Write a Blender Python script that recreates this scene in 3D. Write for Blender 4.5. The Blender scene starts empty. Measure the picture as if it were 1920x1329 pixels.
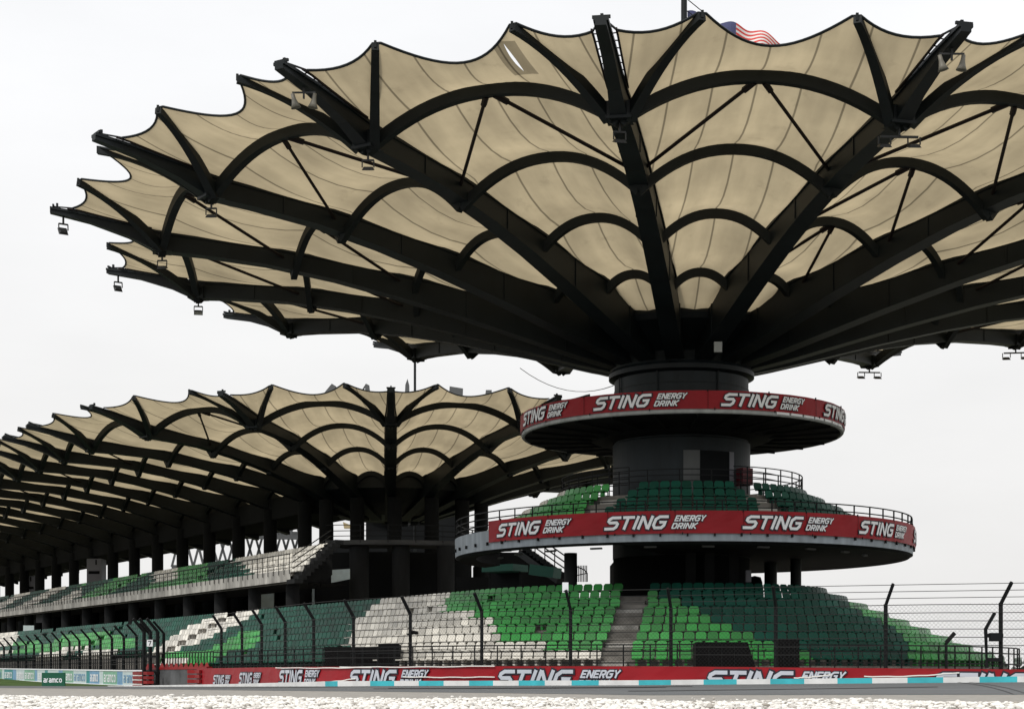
import bpy, math, random
import numpy as np
from math import sin, cos, pi, atan2, sqrt, hypot
from mathutils import Vector
random.seed(7); np.random.seed(7)
S = bpy.context.scene
COL = S.collection

# ------------------------------------------------------------------ camera, sky, sun, exposure
F, HY, CX = 3205.5, 1269.5, 960.0            # focal length and horizon of the photograph (1920 px wide)
cam = bpy.data.cameras.new('camera'); co = bpy.data.objects.new('camera', cam); COL.objects.link(co)
cam.sensor_width = 36; cam.lens = F/1920*36; cam.shift_y = (HY-664.5)/1920
cam.clip_start = 0.5; cam.clip_end = 6000
co.location = (0, 0, 0); co.rotation_euler = (pi/2, 0, 0)
S.camera = co
SUN_EL, SUN_AZ = math.radians(50), atan2(-0.55, -0.8)
w = bpy.data.worlds.new('World'); S.world = w; w.use_nodes = True
nt = w.node_tree; nt.nodes.clear()
out = nt.nodes.new('ShaderNodeOutputWorld'); bg = nt.nodes.new('ShaderNodeBackground')
sky = nt.nodes.new('ShaderNodeTexSky'); sky.sky_type = 'NISHITA'; sky.sun_disc = False
sky.sun_elevation = SUN_EL; sky.sun_rotation = SUN_AZ; sky.dust_density = 6; sky.air_density = 1.0
hs = nt.nodes.new('ShaderNodeHueSaturation'); hs.inputs['Saturation'].default_value = 0.25; hs.inputs['Value'].default_value = 1.0
mx = nt.nodes.new('ShaderNodeMix'); mx.data_type = 'RGBA'; mx.inputs['Factor'].default_value = 0.9
tc = nt.nodes.new('ShaderNodeTexCoord')
mpw = nt.nodes.new('ShaderNodeMapping'); mpw.inputs['Scale'].default_value = (1, 1, 3.2)
nz = nt.nodes.new('ShaderNodeTexNoise'); nz.inputs['Scale'].default_value = 2.6; nz.inputs['Detail'].default_value = 7; nz.inputs['Roughness'].default_value = 0.55
spw = nt.nodes.new('ShaderNodeSeparateXYZ')
gr_ = nt.nodes.new('ShaderNodeValToRGB'); e_ = gr_.color_ramp.elements
e_[0].position = 0.0; e_[0].color = (.835, .825, .812, 1); e_[1].position = 1.0; e_[1].color = (.97, .975, .985, 1)
q_ = e_.new(0.16); q_.color = (.875, .872, .868, 1); q_ = e_.new(0.34); q_.color = (.945, .952, .968, 1)
cr = nt.nodes.new('ShaderNodeMix'); cr.data_type = 'RGBA'; cr.blend_type = 'MULTIPLY'; cr.inputs['Factor'].default_value = 1
nr = nt.nodes.new('ShaderNodeMapRange'); nr.inputs['From Min'].default_value = .3; nr.inputs['From Max'].default_value = .7
nr.inputs['To Min'].default_value = 9.5; nr.inputs['To Max'].default_value = 10.6
nt.links.new(tc.outputs['Generated'], mpw.inputs['Vector']); nt.links.new(mpw.outputs[0], nz.inputs['Vector'])
nt.links.new(tc.outputs['Generated'], spw.inputs[0]); nt.links.new(spw.outputs['Z'], gr_.inputs[0])
nt.links.new(nz.outputs['Fac'], nr.inputs['Value'])
nt.links.new(gr_.outputs[0], cr.inputs['A']); nt.links.new(nr.outputs[0], cr.inputs['B'])
nt.links.new(sky.outputs[0], hs.inputs['Color'])
nt.links.new(hs.outputs[0], mx.inputs['A']); nt.links.new(cr.outputs['Result'], mx.inputs['B'])
nt.links.new(mx.outputs['Result'], bg.inputs['Color']); bg.inputs['Strength'].default_value = 0.085
nt.links.new(bg.outputs[0], out.inputs[0])
sl = bpy.data.lights.new('sun', 'SUN'); sl.energy = 1.5; sl.angle = math.radians(10); sl.color = (1, 0.95, 0.87)
so = bpy.data.objects.new('sun', sl); COL.objects.link(so)
sd = Vector((sin(SUN_AZ)*cos(SUN_EL), cos(SUN_AZ)*cos(SUN_EL), sin(SUN_EL)))
so.rotation_euler = sd.to_track_quat('Z', 'Y').to_euler(); so.location = (0, 0, 60)
S.view_settings.view_transform = 'Standard'; S.view_settings.look = 'None'
S.view_settings.exposure = 0.38; S.view_settings.gamma = 1; S.view_settings.use_curve_mapping = False

# ------------------------------------------------------------------ materials
def mat(name, col, rough=0.6, spec=0.5, noise=0.0, nscale=3.0, metal=0.0, bump=0.0, col2=None, detail=5, streak=0):
    m = bpy.data.materials.new(name); m.use_nodes = True
    n = m.node_tree; b = n.nodes['Principled BSDF']
    b.inputs['Base Color'].default_value = (*col, 1); b.inputs['Roughness'].default_value = rough
    b.inputs['Metallic'].default_value = metal; b.inputs['Specular IOR Level'].default_value = spec
    if noise or bump or col2:
        t = n.nodes.new('ShaderNodeTexCoord'); z = n.nodes.new('ShaderNodeTexNoise')
        z.inputs['Scale'].default_value = nscale; z.inputs['Detail'].default_value = detail
        n.links.new(t.outputs['Object'], z.inputs['Vector'])
        if streak:
            mpp = n.nodes.new('ShaderNodeMapping'); mpp.inputs['Scale'].default_value = (1, 1, 1.0/streak)
            n.links.new(t.outputs['Object'], mpp.inputs['Vector']); n.links.new(mpp.outputs[0], z.inputs['Vector'])
        if noise or col2:
            r = n.nodes.new('ShaderNodeValToRGB'); r.color_ramp.elements[0].position = 0.3; r.color_ramp.elements[1].position = 0.72
            a = col2 if col2 else tuple(c*(1-noise) for c in col)
            r.color_ramp.elements[0].color = (*a, 1)
            r.color_ramp.elements[1].color = (*(c*(1+noise*0.5) for c in col), 1)
            n.links.new(z.outputs['Fac'], r.inputs[0]); n.links.new(r.outputs[0], b.inputs['Base Color'])
        if bump:
            bp = n.nodes.new('ShaderNodeBump'); bp.inputs['Strength'].default_value = bump; bp.inputs['Distance'].default_value = 0.02
            n.links.new(z.outputs['Fac'], bp.inputs['Height']); n.links.new(bp.outputs[0], b.inputs['Normal'])
    return m
M = {}
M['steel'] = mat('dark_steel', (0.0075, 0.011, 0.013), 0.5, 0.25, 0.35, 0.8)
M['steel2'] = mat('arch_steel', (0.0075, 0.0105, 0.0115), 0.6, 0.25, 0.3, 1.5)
M['strutm'] = mat('strut_paint', (0.010, 0.006, 0.006), 0.6, 0.2)
M['drum'] = mat('drum_paint', (0.012, 0.018, 0.022), 0.55, 0.3, 0.45, 1.2, streak=5)
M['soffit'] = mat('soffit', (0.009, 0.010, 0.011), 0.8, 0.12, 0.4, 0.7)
M['greyfascia'] = mat('grey_fascia', (0.30, 0.345, 0.39), 0.6, 0.3, 0.28, 3.0, streak=6)
M['rimgrey'] = mat('rim_grey', (0.36, 0.38, 0.38), 0.6, 0.3, 0.25, 3, streak=5)
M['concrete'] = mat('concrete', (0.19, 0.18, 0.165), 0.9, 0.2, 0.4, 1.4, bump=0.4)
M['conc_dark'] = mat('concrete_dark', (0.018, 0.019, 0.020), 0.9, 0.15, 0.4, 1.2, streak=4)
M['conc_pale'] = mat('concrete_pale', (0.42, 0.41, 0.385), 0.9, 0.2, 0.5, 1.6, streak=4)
M['void'] = mat('shade_black', (0.010, 0.011, 0.012), 0.9, 0.1, 0.4, 0.3)  # near-black colour stands in for shade under the roofs and decks
M['red'] = mat('banner_red', (0.285, 0.007, 0.014), 0.5, 0.25, 0.18, 0.7)
M['seamred'] = mat('banner_seam', (0.12, 0.004, 0.008), 0.6, 0.2)
M['reddark'] = mat('barrier_red', (0.24, 0.008, 0.010), 0.5, 0.3, 0.3, 2)
M['white'] = mat('banner_white', (0.80, 0.82, 0.86), 0.5, 0.3, 0.05, 2)
M['silver'] = mat('barrier_letter', (0.50, 0.53, 0.60), 0.5, 0.4, 0.10, 1)
M['ink'] = mat('banner_ink', (0.012, 0.012, 0.022), 0.5, 0.4)
M['s_green'] = mat('seat_green', (0.032, 0.33, 0.055), 0.34, 0.35, 0.4, 0.9)
M['s_dark'] = mat('seat_dark_green', (0.001, 0.075, 0.048), 0.40, 0.15, 0.4, 0.9)
M['s_white'] = mat('seat_white', (0.74, 0.72, 0.66), 0.40, 0.4, 0.22, 0.9)
for k_ in ('s_green', 's_dark', 's_white'):          # each seat faded and soiled to its own degree
    n = M[k_].node_tree; b = n.nodes['Principled BSDF']; L_ = n.links.new
    oi = n.nodes.new('ShaderNodeObjectInfo'); ge = n.nodes.new('ShaderNodeNewGeometry')
    a_ = n.nodes.new('ShaderNodeVectorMath'); a_.operation = 'SNAP'; a_.inputs[1].default_value = (.43, .43, .43); L_(ge.outputs['Position'], a_.inputs[0])
    wn = n.nodes.new('ShaderNodeTexWhiteNoise'); L_(a_.outputs[0], wn.inputs['Vector'])
    av = n.nodes.new('ShaderNodeMath'); av.operation = 'ADD'; L_(oi.outputs['Random'], av.inputs[0]); L_(ge.outputs['Random Per Island'], av.inputs[1])
    fr = n.nodes.new('ShaderNodeMath'); fr.operation = 'FRACT'; L_(av.outputs[0], fr.inputs[0])
    mr = n.nodes.new('ShaderNodeMapRange'); mr.inputs['To Min'].default_value = .62; mr.inputs['To Max'].default_value = 1.18; L_(fr.outputs[0], mr.inputs['Value'])
    old = b.inputs['Base Color'].links[0].from_socket
    sc = n.nodes.new('ShaderNodeVectorMath'); sc.operation = 'SCALE'; L_(old, sc.inputs[0]); L_(mr.outputs[0], sc.inputs['Scale']); L_(sc.outputs[0], b.inputs['Base Color'])
M['rail'] = mat('rail_paint', (0.008, 0.009, 0.010), 0.6, 0.15)
M['wire'] = mat('wire', (0.016, 0.016, 0.016), 0.6, 0.3)
M['black'] = mat('black_cover', (0.003, 0.003, 0.0035), 0.8, 0.12, 0.3, 2, bump=0.3)
M['lamp'] = mat('lamp_body', (0.014, 0.015, 0.016), 0.5, 0.5)
M['glass'] = mat('lamp_glass', (0.22, 0.23, 0.21), 0.15, 0.6)
M['horn'] = mat('horn_grey', (0.16, 0.15, 0.125), 0.5, 0.4)
M['cyan'] = mat('kerb_cyan', (0.05, 0.46, 0.53), 0.6, 0.4, 0.2, 2)
M['kerbwhite'] = mat('kerb_white', (0.72, 0.73, 0.73), 0.6, 0.4, 0.15, 2)
M['asph'] = mat('asphalt', (0.125, 0.132, 0.138), 0.85, 0.3, 0.25, 0.5, detail=12)
for nn in [q for q in M['asph'].node_tree.nodes if q.type == 'TEX_NOISE']:
    mpq = M['asph'].node_tree.nodes.new('ShaderNodeMapping'); mpq.inputs['Scale'].default_value = (.10, 2.2, 1); mpq.inputs['Rotation'].default_value = (0, 0, .12)
    tcq = M['asph'].node_tree.nodes.new('ShaderNodeTexCoord'); M['asph'].node_tree.links.new(tcq.outputs['Object'], mpq.inputs['Vector']); M['asph'].node_tree.links.new(mpq.outputs[0], nn.inputs['Vector'])
M['rubber'] = mat('tyre_rubber', (0.03, 0.03, 0.032), 0.8, 0.2, 0.5, 6)
M['asph2'] = mat('asphalt_pale', (0.315, 0.30, 0.275), 0.9, 0.25, 0.25, 5, bump=0.6, detail=14)
M['grass'] = mat('grass', (0.06, 0.10, 0.025), 0.9, 0.1, 0.5, 0.7, col2=(0.03, 0.055, 0.015), detail=12)
M['earth'] = mat('earth', (0.16, 0.15, 0.12), 0.95, 0.1, 0.4, 0.05, col2=(0.06, 0.08, 0.03))
M['gravelbed'] = mat('gravel_bed', (0.32, 0.29, 0.25), 0.95, 0.2, 0.5, 25, bump=1.0)
M['tape'] = mat('white_tape', (0.75, 0.74, 0.72), 0.5, 0.4)
M['fgreen'] = mat('sign_green', (0.004, 0.085, 0.045), 0.5, 0.4)
M['pblue'] = mat('panel_blue', (0.16, 0.33, 0.52), 0.5, 0.4, 0.2, 3)
M['pteal'] = mat('panel_teal', (0.03, 0.26, 0.27), 0.5, 0.4, 0.2, 3)
M['pgreen'] = mat('panel_green', (0.20, 0.42, 0.30), 0.5, 0.4, 0.2, 3)
M['ppale'] = mat('panel_pale', (0.52, 0.62, 0.64), 0.5, 0.4, 0.1, 3)
M['awning'] = mat('awning_green', (0.012, 0.085, 0.062), 0.6, 0.3)
M['greybox'] = mat('grey_box', (0.17, 0.17, 0.19), 0.6, 0.3, 0.1, 1)
M['lattice'] = mat('lattice_steel', (0.10, 0.105, 0.11), 0.6, 0.3)
M['flagred'] = mat('flag_red', (0.62, 0.09, 0.08), 0.8, 0.1)
M['flagwhite'] = mat('flag_white', (0.75, 0.73, 0.72), 0.8, 0.1)
M['flagblue'] = mat('flag_blue', (0.10, 0.11, 0.22), 0.8, 0.1)
M['flagyellow'] = mat('flag_yellow', (0.7, 0.5, 0.03), 0.8, 0.1)
M['patchtan'] = mat('tan_panel', (0.42, 0.34, 0.2), 0.8, 0.2)
M['foliage'] = mat('foliage', (0.16, 0.19, 0.17), 0.9, 0.1, 0.4, 0.1)  # lightened grey-green: distance haze is put into the colour

# stones: pale, each of its own tone
m = mat('stones', (0.5, 0.48, 0.44), 0.85, 0.25); M['stone'] = m
n = m.node_tree; g = n.nodes.new('ShaderNodeNewGeometry'); r = n.nodes.new('ShaderNodeValToRGB')
r.color_ramp.elements[0].color = (0.30, 0.275, 0.24, 1); r.color_ramp.elements[1].color = (0.86, 0.85, 0.82, 1)
e = r.color_ramp.elements.new(0.22); e.color = (0.66, 0.64, 0.60, 1)
n.links.new(g.outputs['Random Per Island'], r.inputs[0]); n.links.new(r.outputs[0], n.nodes['Principled BSDF'].inputs['Base Color'])

# roof fabric: light comes through it; seams run along the bay (uv.x in metres from the bay's axis)
def fabric(name, tcol, dcol, tear=None):
    m = bpy.data.materials.new(name); m.use_nodes = True; n = m.node_tree; n.nodes.clear(); L = n.links.new
    o = n.nodes.new('ShaderNodeOutputMaterial'); mixs = n.nodes.new('ShaderNodeMixShader')
    d = n.nodes.new('ShaderNodeBsdfDiffuse'); t = n.nodes.new('ShaderNodeBsdfTranslucent')
    mixs.inputs[0].default_value = 0.62
    L(d.outputs[0], mixs.inputs[1]); L(t.outputs[0], mixs.inputs[2]); L(mixs.outputs[0], o.inputs[0])
    uv = n.nodes.new('ShaderNodeUVMap'); uv.uv_map = 'UVMap'; sp = n.nodes.new('ShaderNodeSeparateXYZ'); L(uv.outputs[0], sp.inputs[0])
    a = n.nodes.new('ShaderNodeMath'); a.operation = 'DIVIDE'; a.inputs[1].default_value = 1.45; L(sp.outputs[0], a.inputs[0])
    b = n.nodes.new('ShaderNodeMath'); b.operation = 'FRACT'; L(a.outputs[0], b.inputs[0])
    c = n.nodes.new('ShaderNodeMath'); c.operation = 'SUBTRACT'; c.inputs[1].default_value = 0.5; L(b.outputs[0], c.inputs[0])
    ab = n.nodes.new('ShaderNodeMath'); ab.operation = 'ABSOLUTE'; L(c.outputs[0], ab.inputs[0])
    mr = n.nodes.new('ShaderNodeMapRange'); mr.inputs['From Min'].default_value = 0.468; mr.inputs['From Max'].default_value = 0.484
    mr.inputs['To Min'].default_value = 1.0; mr.inputs['To Max'].default_value = 0.42; L(ab.outputs[0], mr.inputs['Value'])
    tc = n.nodes.new('ShaderNodeTexCoord')
    n1 = n.nodes.new('ShaderNodeTexNoise'); n1.inputs['Scale'].default_value = 0.35; n1.inputs['Detail'].default_value = 6; L(tc.outputs['Object'], n1.inputs['Vector'])
    mp = n.nodes.new('ShaderNodeMapping'); mp.inputs['Scale'].default_value = (0.9, 0.16, 1); L(uv.outputs[0], mp.inputs['Vector'])
    n2 = n.nodes.new('ShaderNodeTexNoise'); n2.inputs['Scale'].default_value = 1.6; n2.inputs['Detail'].default_value = 5; L(mp.outputs[0], n2.inputs['Vector'])
    m1 = n.nodes.new('ShaderNodeMapRange'); m1.inputs['From Min'].default_value = 0.3; m1.inputs['From Max'].default_value = 0.7
    m1.inputs['To Min'].default_value = 0.76; m1.inputs['To Max'].default_value = 1.12; L(n1.outputs['Fac'], m1.inputs['Value'])
    m2 = n.nodes.new('ShaderNodeMapRange'); m2.inputs['From Min'].default_value = 0.3; m2.inputs['From Max'].default_value = 0.75
    m2.inputs['To Min'].default_value = 1.08; m2.inputs['To Max'].default_value = 0.82; L(n2.outputs['Fac'], m2.inputs['Value'])
    p = n.nodes.new('ShaderNodeMath'); p.operation = 'MULTIPLY'; L(m1.outputs[0], p.inputs[0]); L(m2.outputs[0], p.inputs[1])
    # water marks: broad blotches, and grime gathering along the ribs (second map: x = share of the bay's width)
    n3 = n.nodes.new('ShaderNodeTexNoise'); n3.inputs['Scale'].default_value = 1.3; n3.inputs['Detail'].default_value = 9; n3.inputs['Roughness'].default_value = .62
    L(tc.outputs['Object'], n3.inputs['Vector'])
    m3 = n.nodes.new('ShaderNodeMapRange'); m3.inputs['From Min'].default_value = 0.60; m3.inputs['From Max'].default_value = 0.74
    m3.inputs['To Min'].default_value = 1.0; m3.inputs['To Max'].default_value = 0.84; L(n3.outputs['Fac'], m3.inputs['Value'])
    u2 = n.nodes.new('ShaderNodeUVMap'); u2.uv_map = 'Bay'; s2 = n.nodes.new('ShaderNodeSeparateXYZ'); L(u2.outputs[0], s2.inputs[0])
    ad = n.nodes.new('ShaderNodeMath'); ad.operation = 'MULTIPLY_ADD'; ad.inputs[1].default_value = .10; L(n3.outputs['Fac'], ad.inputs[0]); L(s2.outputs[0], ad.inputs[2])
    m4 = n.nodes.new('ShaderNodeMapRange'); m4.inputs['From Min'].default_value = 0.04; m4.inputs['From Max'].default_value = 0.13
    m4.inputs['To Min'].default_value = 0.74; m4.inputs['To Max'].default_value = 1.0; L(ad.outputs[0], m4.inputs['Value'])
    pp = n.nodes.new('ShaderNodeMath'); pp.operation = 'MULTIPLY'; L(m3.outputs[0], pp.inputs[0]); L(m4.outputs[0], pp.inputs[1])
    p3 = n.nodes.new('ShaderNodeMath'); p3.operation = 'MULTIPLY'; L(p.outputs[0], p3.inputs[0]); L(pp.outputs[0], p3.inputs[1])
    q = n.nodes.new('ShaderNodeMath'); q.operation = 'MULTIPLY'; L(p3.outputs[0], q.inputs[0]); L(mr.outputs[0], q.inputs[1])
    for col, sh in ((tcol, t), (dcol, d)):
        v = n.nodes.new('ShaderNodeVectorMath'); v.operation = 'SCALE'; v.inputs[0].default_value = col
        L(q.outputs[0], v.inputs['Scale']); L(v.outputs[0], sh.inputs['Color'])
    if tear:                                   # a split seam with a darker repair patch round it; coordinates on the cloth
        (ax, ay), (bx, by) = tear; ln = hypot(bx-ax, by-ay); dx, dy = (bx-ax)/ln, (by-ay)/ln
        def M2(op, a, b=None, c=None):
            k = n.nodes.new('ShaderNodeMath'); k.operation = op
            for i_, q_ in enumerate((a, b, c)):
                if q_ is None: continue
                if isinstance(q_, (int, float)): k.inputs[i_].default_value = q_
                else: L(q_, k.inputs[i_])
            return k.outputs[0]
        X = M2('SUBTRACT', sp.outputs[0], ax); Y = M2('SUBTRACT', sp.outputs[1], ay)
        sv = M2('DIVIDE', M2('ADD', M2('MULTIPLY', X, dx), M2('MULTIPLY', Y, dy)), ln)
        tv = M2('ABSOLUTE', M2('SUBTRACT', M2('MULTIPLY', X, dy), M2('MULTIPLY', Y, dx)))
        wd = M2('MULTIPLY', M2('MULTIPLY', sv, M2('SUBTRACT', 1.0, sv)), .22)
        hole = M2('LESS_THAN', tv, wd)
        inside = M2('MULTIPLY', M2('LESS_THAN', tv, .42), M2('LESS_THAN', M2('ABSOLUTE', M2('SUBTRACT', sv, .55)), .62))
        L(M2('MULTIPLY', M2('MULTIPLY', p3.outputs[0], mr.outputs[0]), M2('SUBTRACT', 1.0, M2('MULTIPLY', inside, .48))), q.inputs[0]); q.inputs[1].default_value = 1
        for l_ in list(n.links):
            if l_.to_socket == q.inputs[1]: n.links.remove(l_)
        q.inputs[1].default_value = 1
        tr = n.nodes.new('ShaderNodeBsdfTransparent'); ms = n.nodes.new('ShaderNodeMixShader')
        L(hole, ms.inputs[0]); L(mixs.outputs[0], ms.inputs[1]); L(tr.outputs[0], ms.inputs[2]); L(ms.outputs[0], o.inputs[0])
    return m
M['fabric'] = fabric('roof_fabric', (0.50, 0.415, 0.268), (0.38, 0.345, 0.27))

# ------------------------------------------------------------------ mesh building
class MB:
    def __init__(s): s.v = []; s.f = []; s.m = []
    def quad(s, a, b, c, d, mi=0):
        i = len(s.v); s.v += [a, b, c, d]; s.f.append((i, i+1, i+2, i+3)); s.m.append(mi)
    def poly(s, pts, mi=0):
        i = len(s.v); s.v += list(pts); s.f.append(tuple(range(i, i+len(pts)))); s.m.append(mi)
    def box(s, c, sx, sy, sz, rz=0, mi=0, taper=1.0):
        cx, cy, cz = c; ca, sa = cos(rz), sin(rz); i = len(s.v)
        for z, k in ((-sz/2, 1), (sz/2, taper)):
            for x, y in ((-1, -1), (1, -1), (1, 1), (-1, 1)):
                x *= sx/2*k; y *= sy/2*k
                s.v.append((cx+x*ca-y*sa, cy+x*sa+y*ca, cz+z))
        for q in ((0, 3, 2, 1), (4, 5, 6, 7), (0, 1, 5, 4), (1, 2, 6, 5), (2, 3, 7, 6), (3, 0, 4, 7)):
            s.f.append(tuple(i+k for k in q)); s.m.append(mi)
    def sweep(s, pts, w, h, n=4, mi=0, up=(0, 0, 1), caps=True, ws=None, hs=None):
        """tube (n>4: round) or box (n==4) along points; w across, h upwards"""
        P = [Vector(p) for p in pts]; N = len(P); i0 = len(s.v); up = Vector(up)
        for k in range(N):
            t = (P[min(k+1, N-1)]-P[max(k-1, 0)])
            if t.length < 1e-9: t = Vector((0, 0, 1))
            t.normalize(); sd = t.cross(up)
            if sd.length < 1e-3: sd = t.cross(Vector((1, 0, 0)))
            sd.normalize(); u = sd.cross(t)
            ww = ws[k] if ws else w; hh = hs[k] if hs else h
            for j in range(n):
                if n == 4: a, b = ((-1, -1), (1, -1), (1, 1), (-1, 1))[j]; a *= .5; b *= .5
                else: a, b = .5*cos(2*pi*j/n), .5*sin(2*pi*j/n)
                s.v.append(tuple(P[k]+sd*(a*ww)+u*(b*hh)))
        for k in range(N-1):
            for j in range(n):
                a = i0+k*n+j; b = i0+k*n+(j+1) % n
                s.f.append((a, b, b+n, a+n)); s.m.append(mi)
        if caps:
            s.f.append(tuple(i0+j for j in reversed(range(n)))); s.m.append(mi)
            s.f.append(tuple(i0+(N-1)*n+j for j in range(n))); s.m.append(mi)
    def bar(s, a, b, w, h=None, n=4, mi=0, up=(0, 0, 1)): s.sweep([a, b], w, h or w, n, mi, up)
    def lathe(s, prof, c, n=96, a0=0, a1=2*pi, mi=0):
        i0 = len(s.v); full = abs(a1-a0-2*pi) < 1e-6; K = n if full else n+1; P = len(prof)
        for k in range(K):
            a = a0+(a1-a0)*k/n
            for r, z in prof: s.v.append((c[0]-r*sin(a), c[1]-r*cos(a), z))
        for k in range(n):
            k2 = (k+1) % K
            for j in range(P-1):
                s.f.append((i0+k*P+j, i0+k*P+j+1, i0+k2*P+j+1, i0+k2*P+j)); s.m.append(mi)
    def build(s, name, mats, parent=None, smooth=False, **tags):
        me = bpy.data.meshes.new(name); me.from_pydata([tuple(v) for v in s.v], [], s.f)
        if not isinstance(mats, (list, tuple)): mats = [mats]
        for q in mats: me.materials.append(q)
        if len(mats) > 1: me.polygons.foreach_set('material_index', s.m)
        if smooth: me.polygons.foreach_set('use_smooth', [True]*len(me.polygons))
        return link(name, me, parent, **tags)
def link(name, me, parent=None, loc=None, **tags):
    o = bpy.data.objects.new(name, me); COL.objects.link(o)
    if parent is not None: o.parent = parent
    if loc: o.location = loc
    for k, v in tags.items(): o[k] = v
    return o
def thing(name, label, cat, loc=(0, 0, 0), group=None):
    o = bpy.data.objects.new(name, None); COL.objects.link(o); o.location = loc; o.empty_display_size = 0.5
    o['label'] = label; o['category'] = cat
    if group: o['group'] = group
    return o
def pxp(x, y, d): return ((x-CX)/F*d, d, (HY-y)/F*d)      # where a point seen at (x, y) stands when it is d metres away
def lerp(a, b, t): return tuple(a[i]+(b[i]-a[i])*t for i in range(len(a)))

# ------------------------------------------------------------------ lettering (strokes turned into flat shapes)
G = {
 'S': (.95, [[(1.0, .91), (.30, .91), (.10, .78), (.10, .64), (.24, .54), (.78, .54), (.90, .44), (.88, .22), (.72, .09), (-.02, .09)]]),
 'T': (.85, [[(-.02, .91), (1.02, .91)], [(.46, .83), (.46, 0)]]),
 'I': (.22, [[(.5, 0), (.5, 1)]]),
 'N': (.85, [[(.09, 0), (.09, 1)], [(.12, .97), (.88, .03)], [(.91, 0), (.91, 1)]]),
 'G': (.95, [[(1.0, .91), (.32, .91), (.09, .72), (.09, .28), (.26, .09), (.76, .09), (.90, .26), (.90, .50), (.46, .50)]]),
 'E': (.75, [[(1.0, .90), (.10, .90), (.10, .10), (1.0, .10)], [(.14, .5), (.9, .5)]]),
 'R': (.78, [[(.10, 0), (.10, .90), (.78, .90), (.90, .80), (.90, .56), (.80, .46), (.2, .46)], [(.5, .44), (.93, 0)]]),
 'Y': (.78, [[(.06, 1), (.5, .45), (.94, 1)], [(.5, .47), (.5, 0)]]),
 'D': (.78, [[(.10, .10), (.10, .90), (.72, .90), (.90, .74), (.90, .26), (.72, .10), (.02, .10)]]),
 'K': (.80, [[(.10, 0), (.10, 1)], [(.93, 1), (.2, .5), (.93, 0)]]),
 'a': (.70, [[(.15, .62), (.75, .62), (.9, .5), (.9, .08), (.25, .08), (.12, .2), (.25, .34), (.9, .34)]]),
 'r': (.45, [[(.15, 0), (.15, .5), (.35, .62), (.9, .62)]]),
 'm': (.95, [[(.08, 0), (.08, .62), (.40, .62), (.5, .5), (.5, 0)], [(.54, .62), (.82, .62), (.92, .5), (.92, 0)]]),
 'c': (.62, [[(.92, .62), (.3, .62), (.12, .45), (.12, .2), (.3, .08), (.92, .08)]]),
 'o': (.70, [[(.3, .08), (.12, .22), (.12, .48), (.3, .62), (.7, .62), (.88, .48), (.88, .22), (.7, .08), (.3, .08)]]),
 '7': (.7, [[(.05, .9), (.9, .9), (.4, 0)]]),
}
def strokes(mb, word, surf, u0, v0, h, wid, shear, sw, off, mi, seg=0.25, doff=0.0009, gap=.16):
    """word as strips of width sw*h; surf(u, v, off) -> point"""
    u = u0; k = 0
    for ch in word:
        adv, lines = G[ch]; W = adv*h*wid
        for ln in lines:
            pts = [(u+x*W+shear*y*h, v0+y*h) for x, y in ln]
            # miter strip
            n = len(pts); Lf, Rt = [], []
            for i in range(n):
                a = pts[max(i-1, 0)]; b = pts[i]; c = pts[min(i+1, n-1)]
                d1 = (b[0]-a[0], b[1]-a[1]); d2 = (c[0]-b[0], c[1]-b[1])
                if i == 0: d1 = d2
                if i == n-1: d2 = d1
                l1 = hypot(*d1) or 1; l2 = hypot(*d2) or 1
                n1 = (-d1[1]/l1, d1[0]/l1); n2 = (-d2[1]/l2, d2[0]/l2)
                mxx, mxy = n1[0]+n2[0], n1[1]+n2[1]; ml = hypot(mxx, mxy) or 1
                mxx /= ml; mxy /= ml; kk = min(1/max(0.35, mxx*n1[0]+mxy*n1[1]), 1.6)*sw*h/2
                ex = (0, 0)
                if i == 0 and off < .040: ex = (-d2[0]/l2*(sw-.17)*h*.5, -d2[1]/l2*(sw-.17)*h*.5)
                if i == n-1 and off < .040: ex = (d1[0]/l1*(sw-.17)*h*.5, d1[1]/l1*(sw-.17)*h*.5)
                Lf.append((b[0]+mxx*kk+ex[0], b[1]+mxy*kk+ex[1])); Rt.append((b[0]-mxx*kk+ex[0], b[1]-mxy*kk+ex[1]))
            o = off+k*doff; k += 1
            for i in range(n-1):
                L = hypot(pts[i+1][0]-pts[i][0], pts[i+1][1]-pts[i][1]); q = max(1, int(L/seg+.5))
                for j in range(q):
                    t0, t1 = j/q, (j+1)/q
                    A = lerp(Lf[i], Lf[i+1], t0); B = lerp(Lf[i], Lf[i+1], t1); C_ = lerp(Rt[i], Rt[i+1], t1); D_ = lerp(Rt[i], Rt[i+1], t0)
                    mb.quad(surf(*D_, o), surf(*C_, o), surf(*B, o), surf(*A, o), mi)
        u += W+gap*h*wid
    return u
def logo(parent, surf, u0, v0, h, mw, seg=0.25):
    """the two-part wordmark, 7.6 h wide"""
    for word, uu, vv, hh, wd in (('STING', 0, 0, 1.0, 1.02), ('ENERGY', 5.34, .56, .44, .88), ('DRINK', 5.10, .0, .44, 1.02)):
        mb = MB(); strokes(mb, word, surf, u0+uu*h, v0+vv*h, hh*h, wd, .42, .17+.20*(1 if hh == 1 else 1.4), .030, 0, seg)
        mb.build('logo_outline', M['ink'], parent)
        mb = MB(); strokes(mb, word, surf, u0+uu*h, v0+vv*h, hh*h, wd, .42, (.21 if hh == 1 else .225), .048, 0, seg)
        mb.build('logo_lettering', mw, parent)

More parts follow.
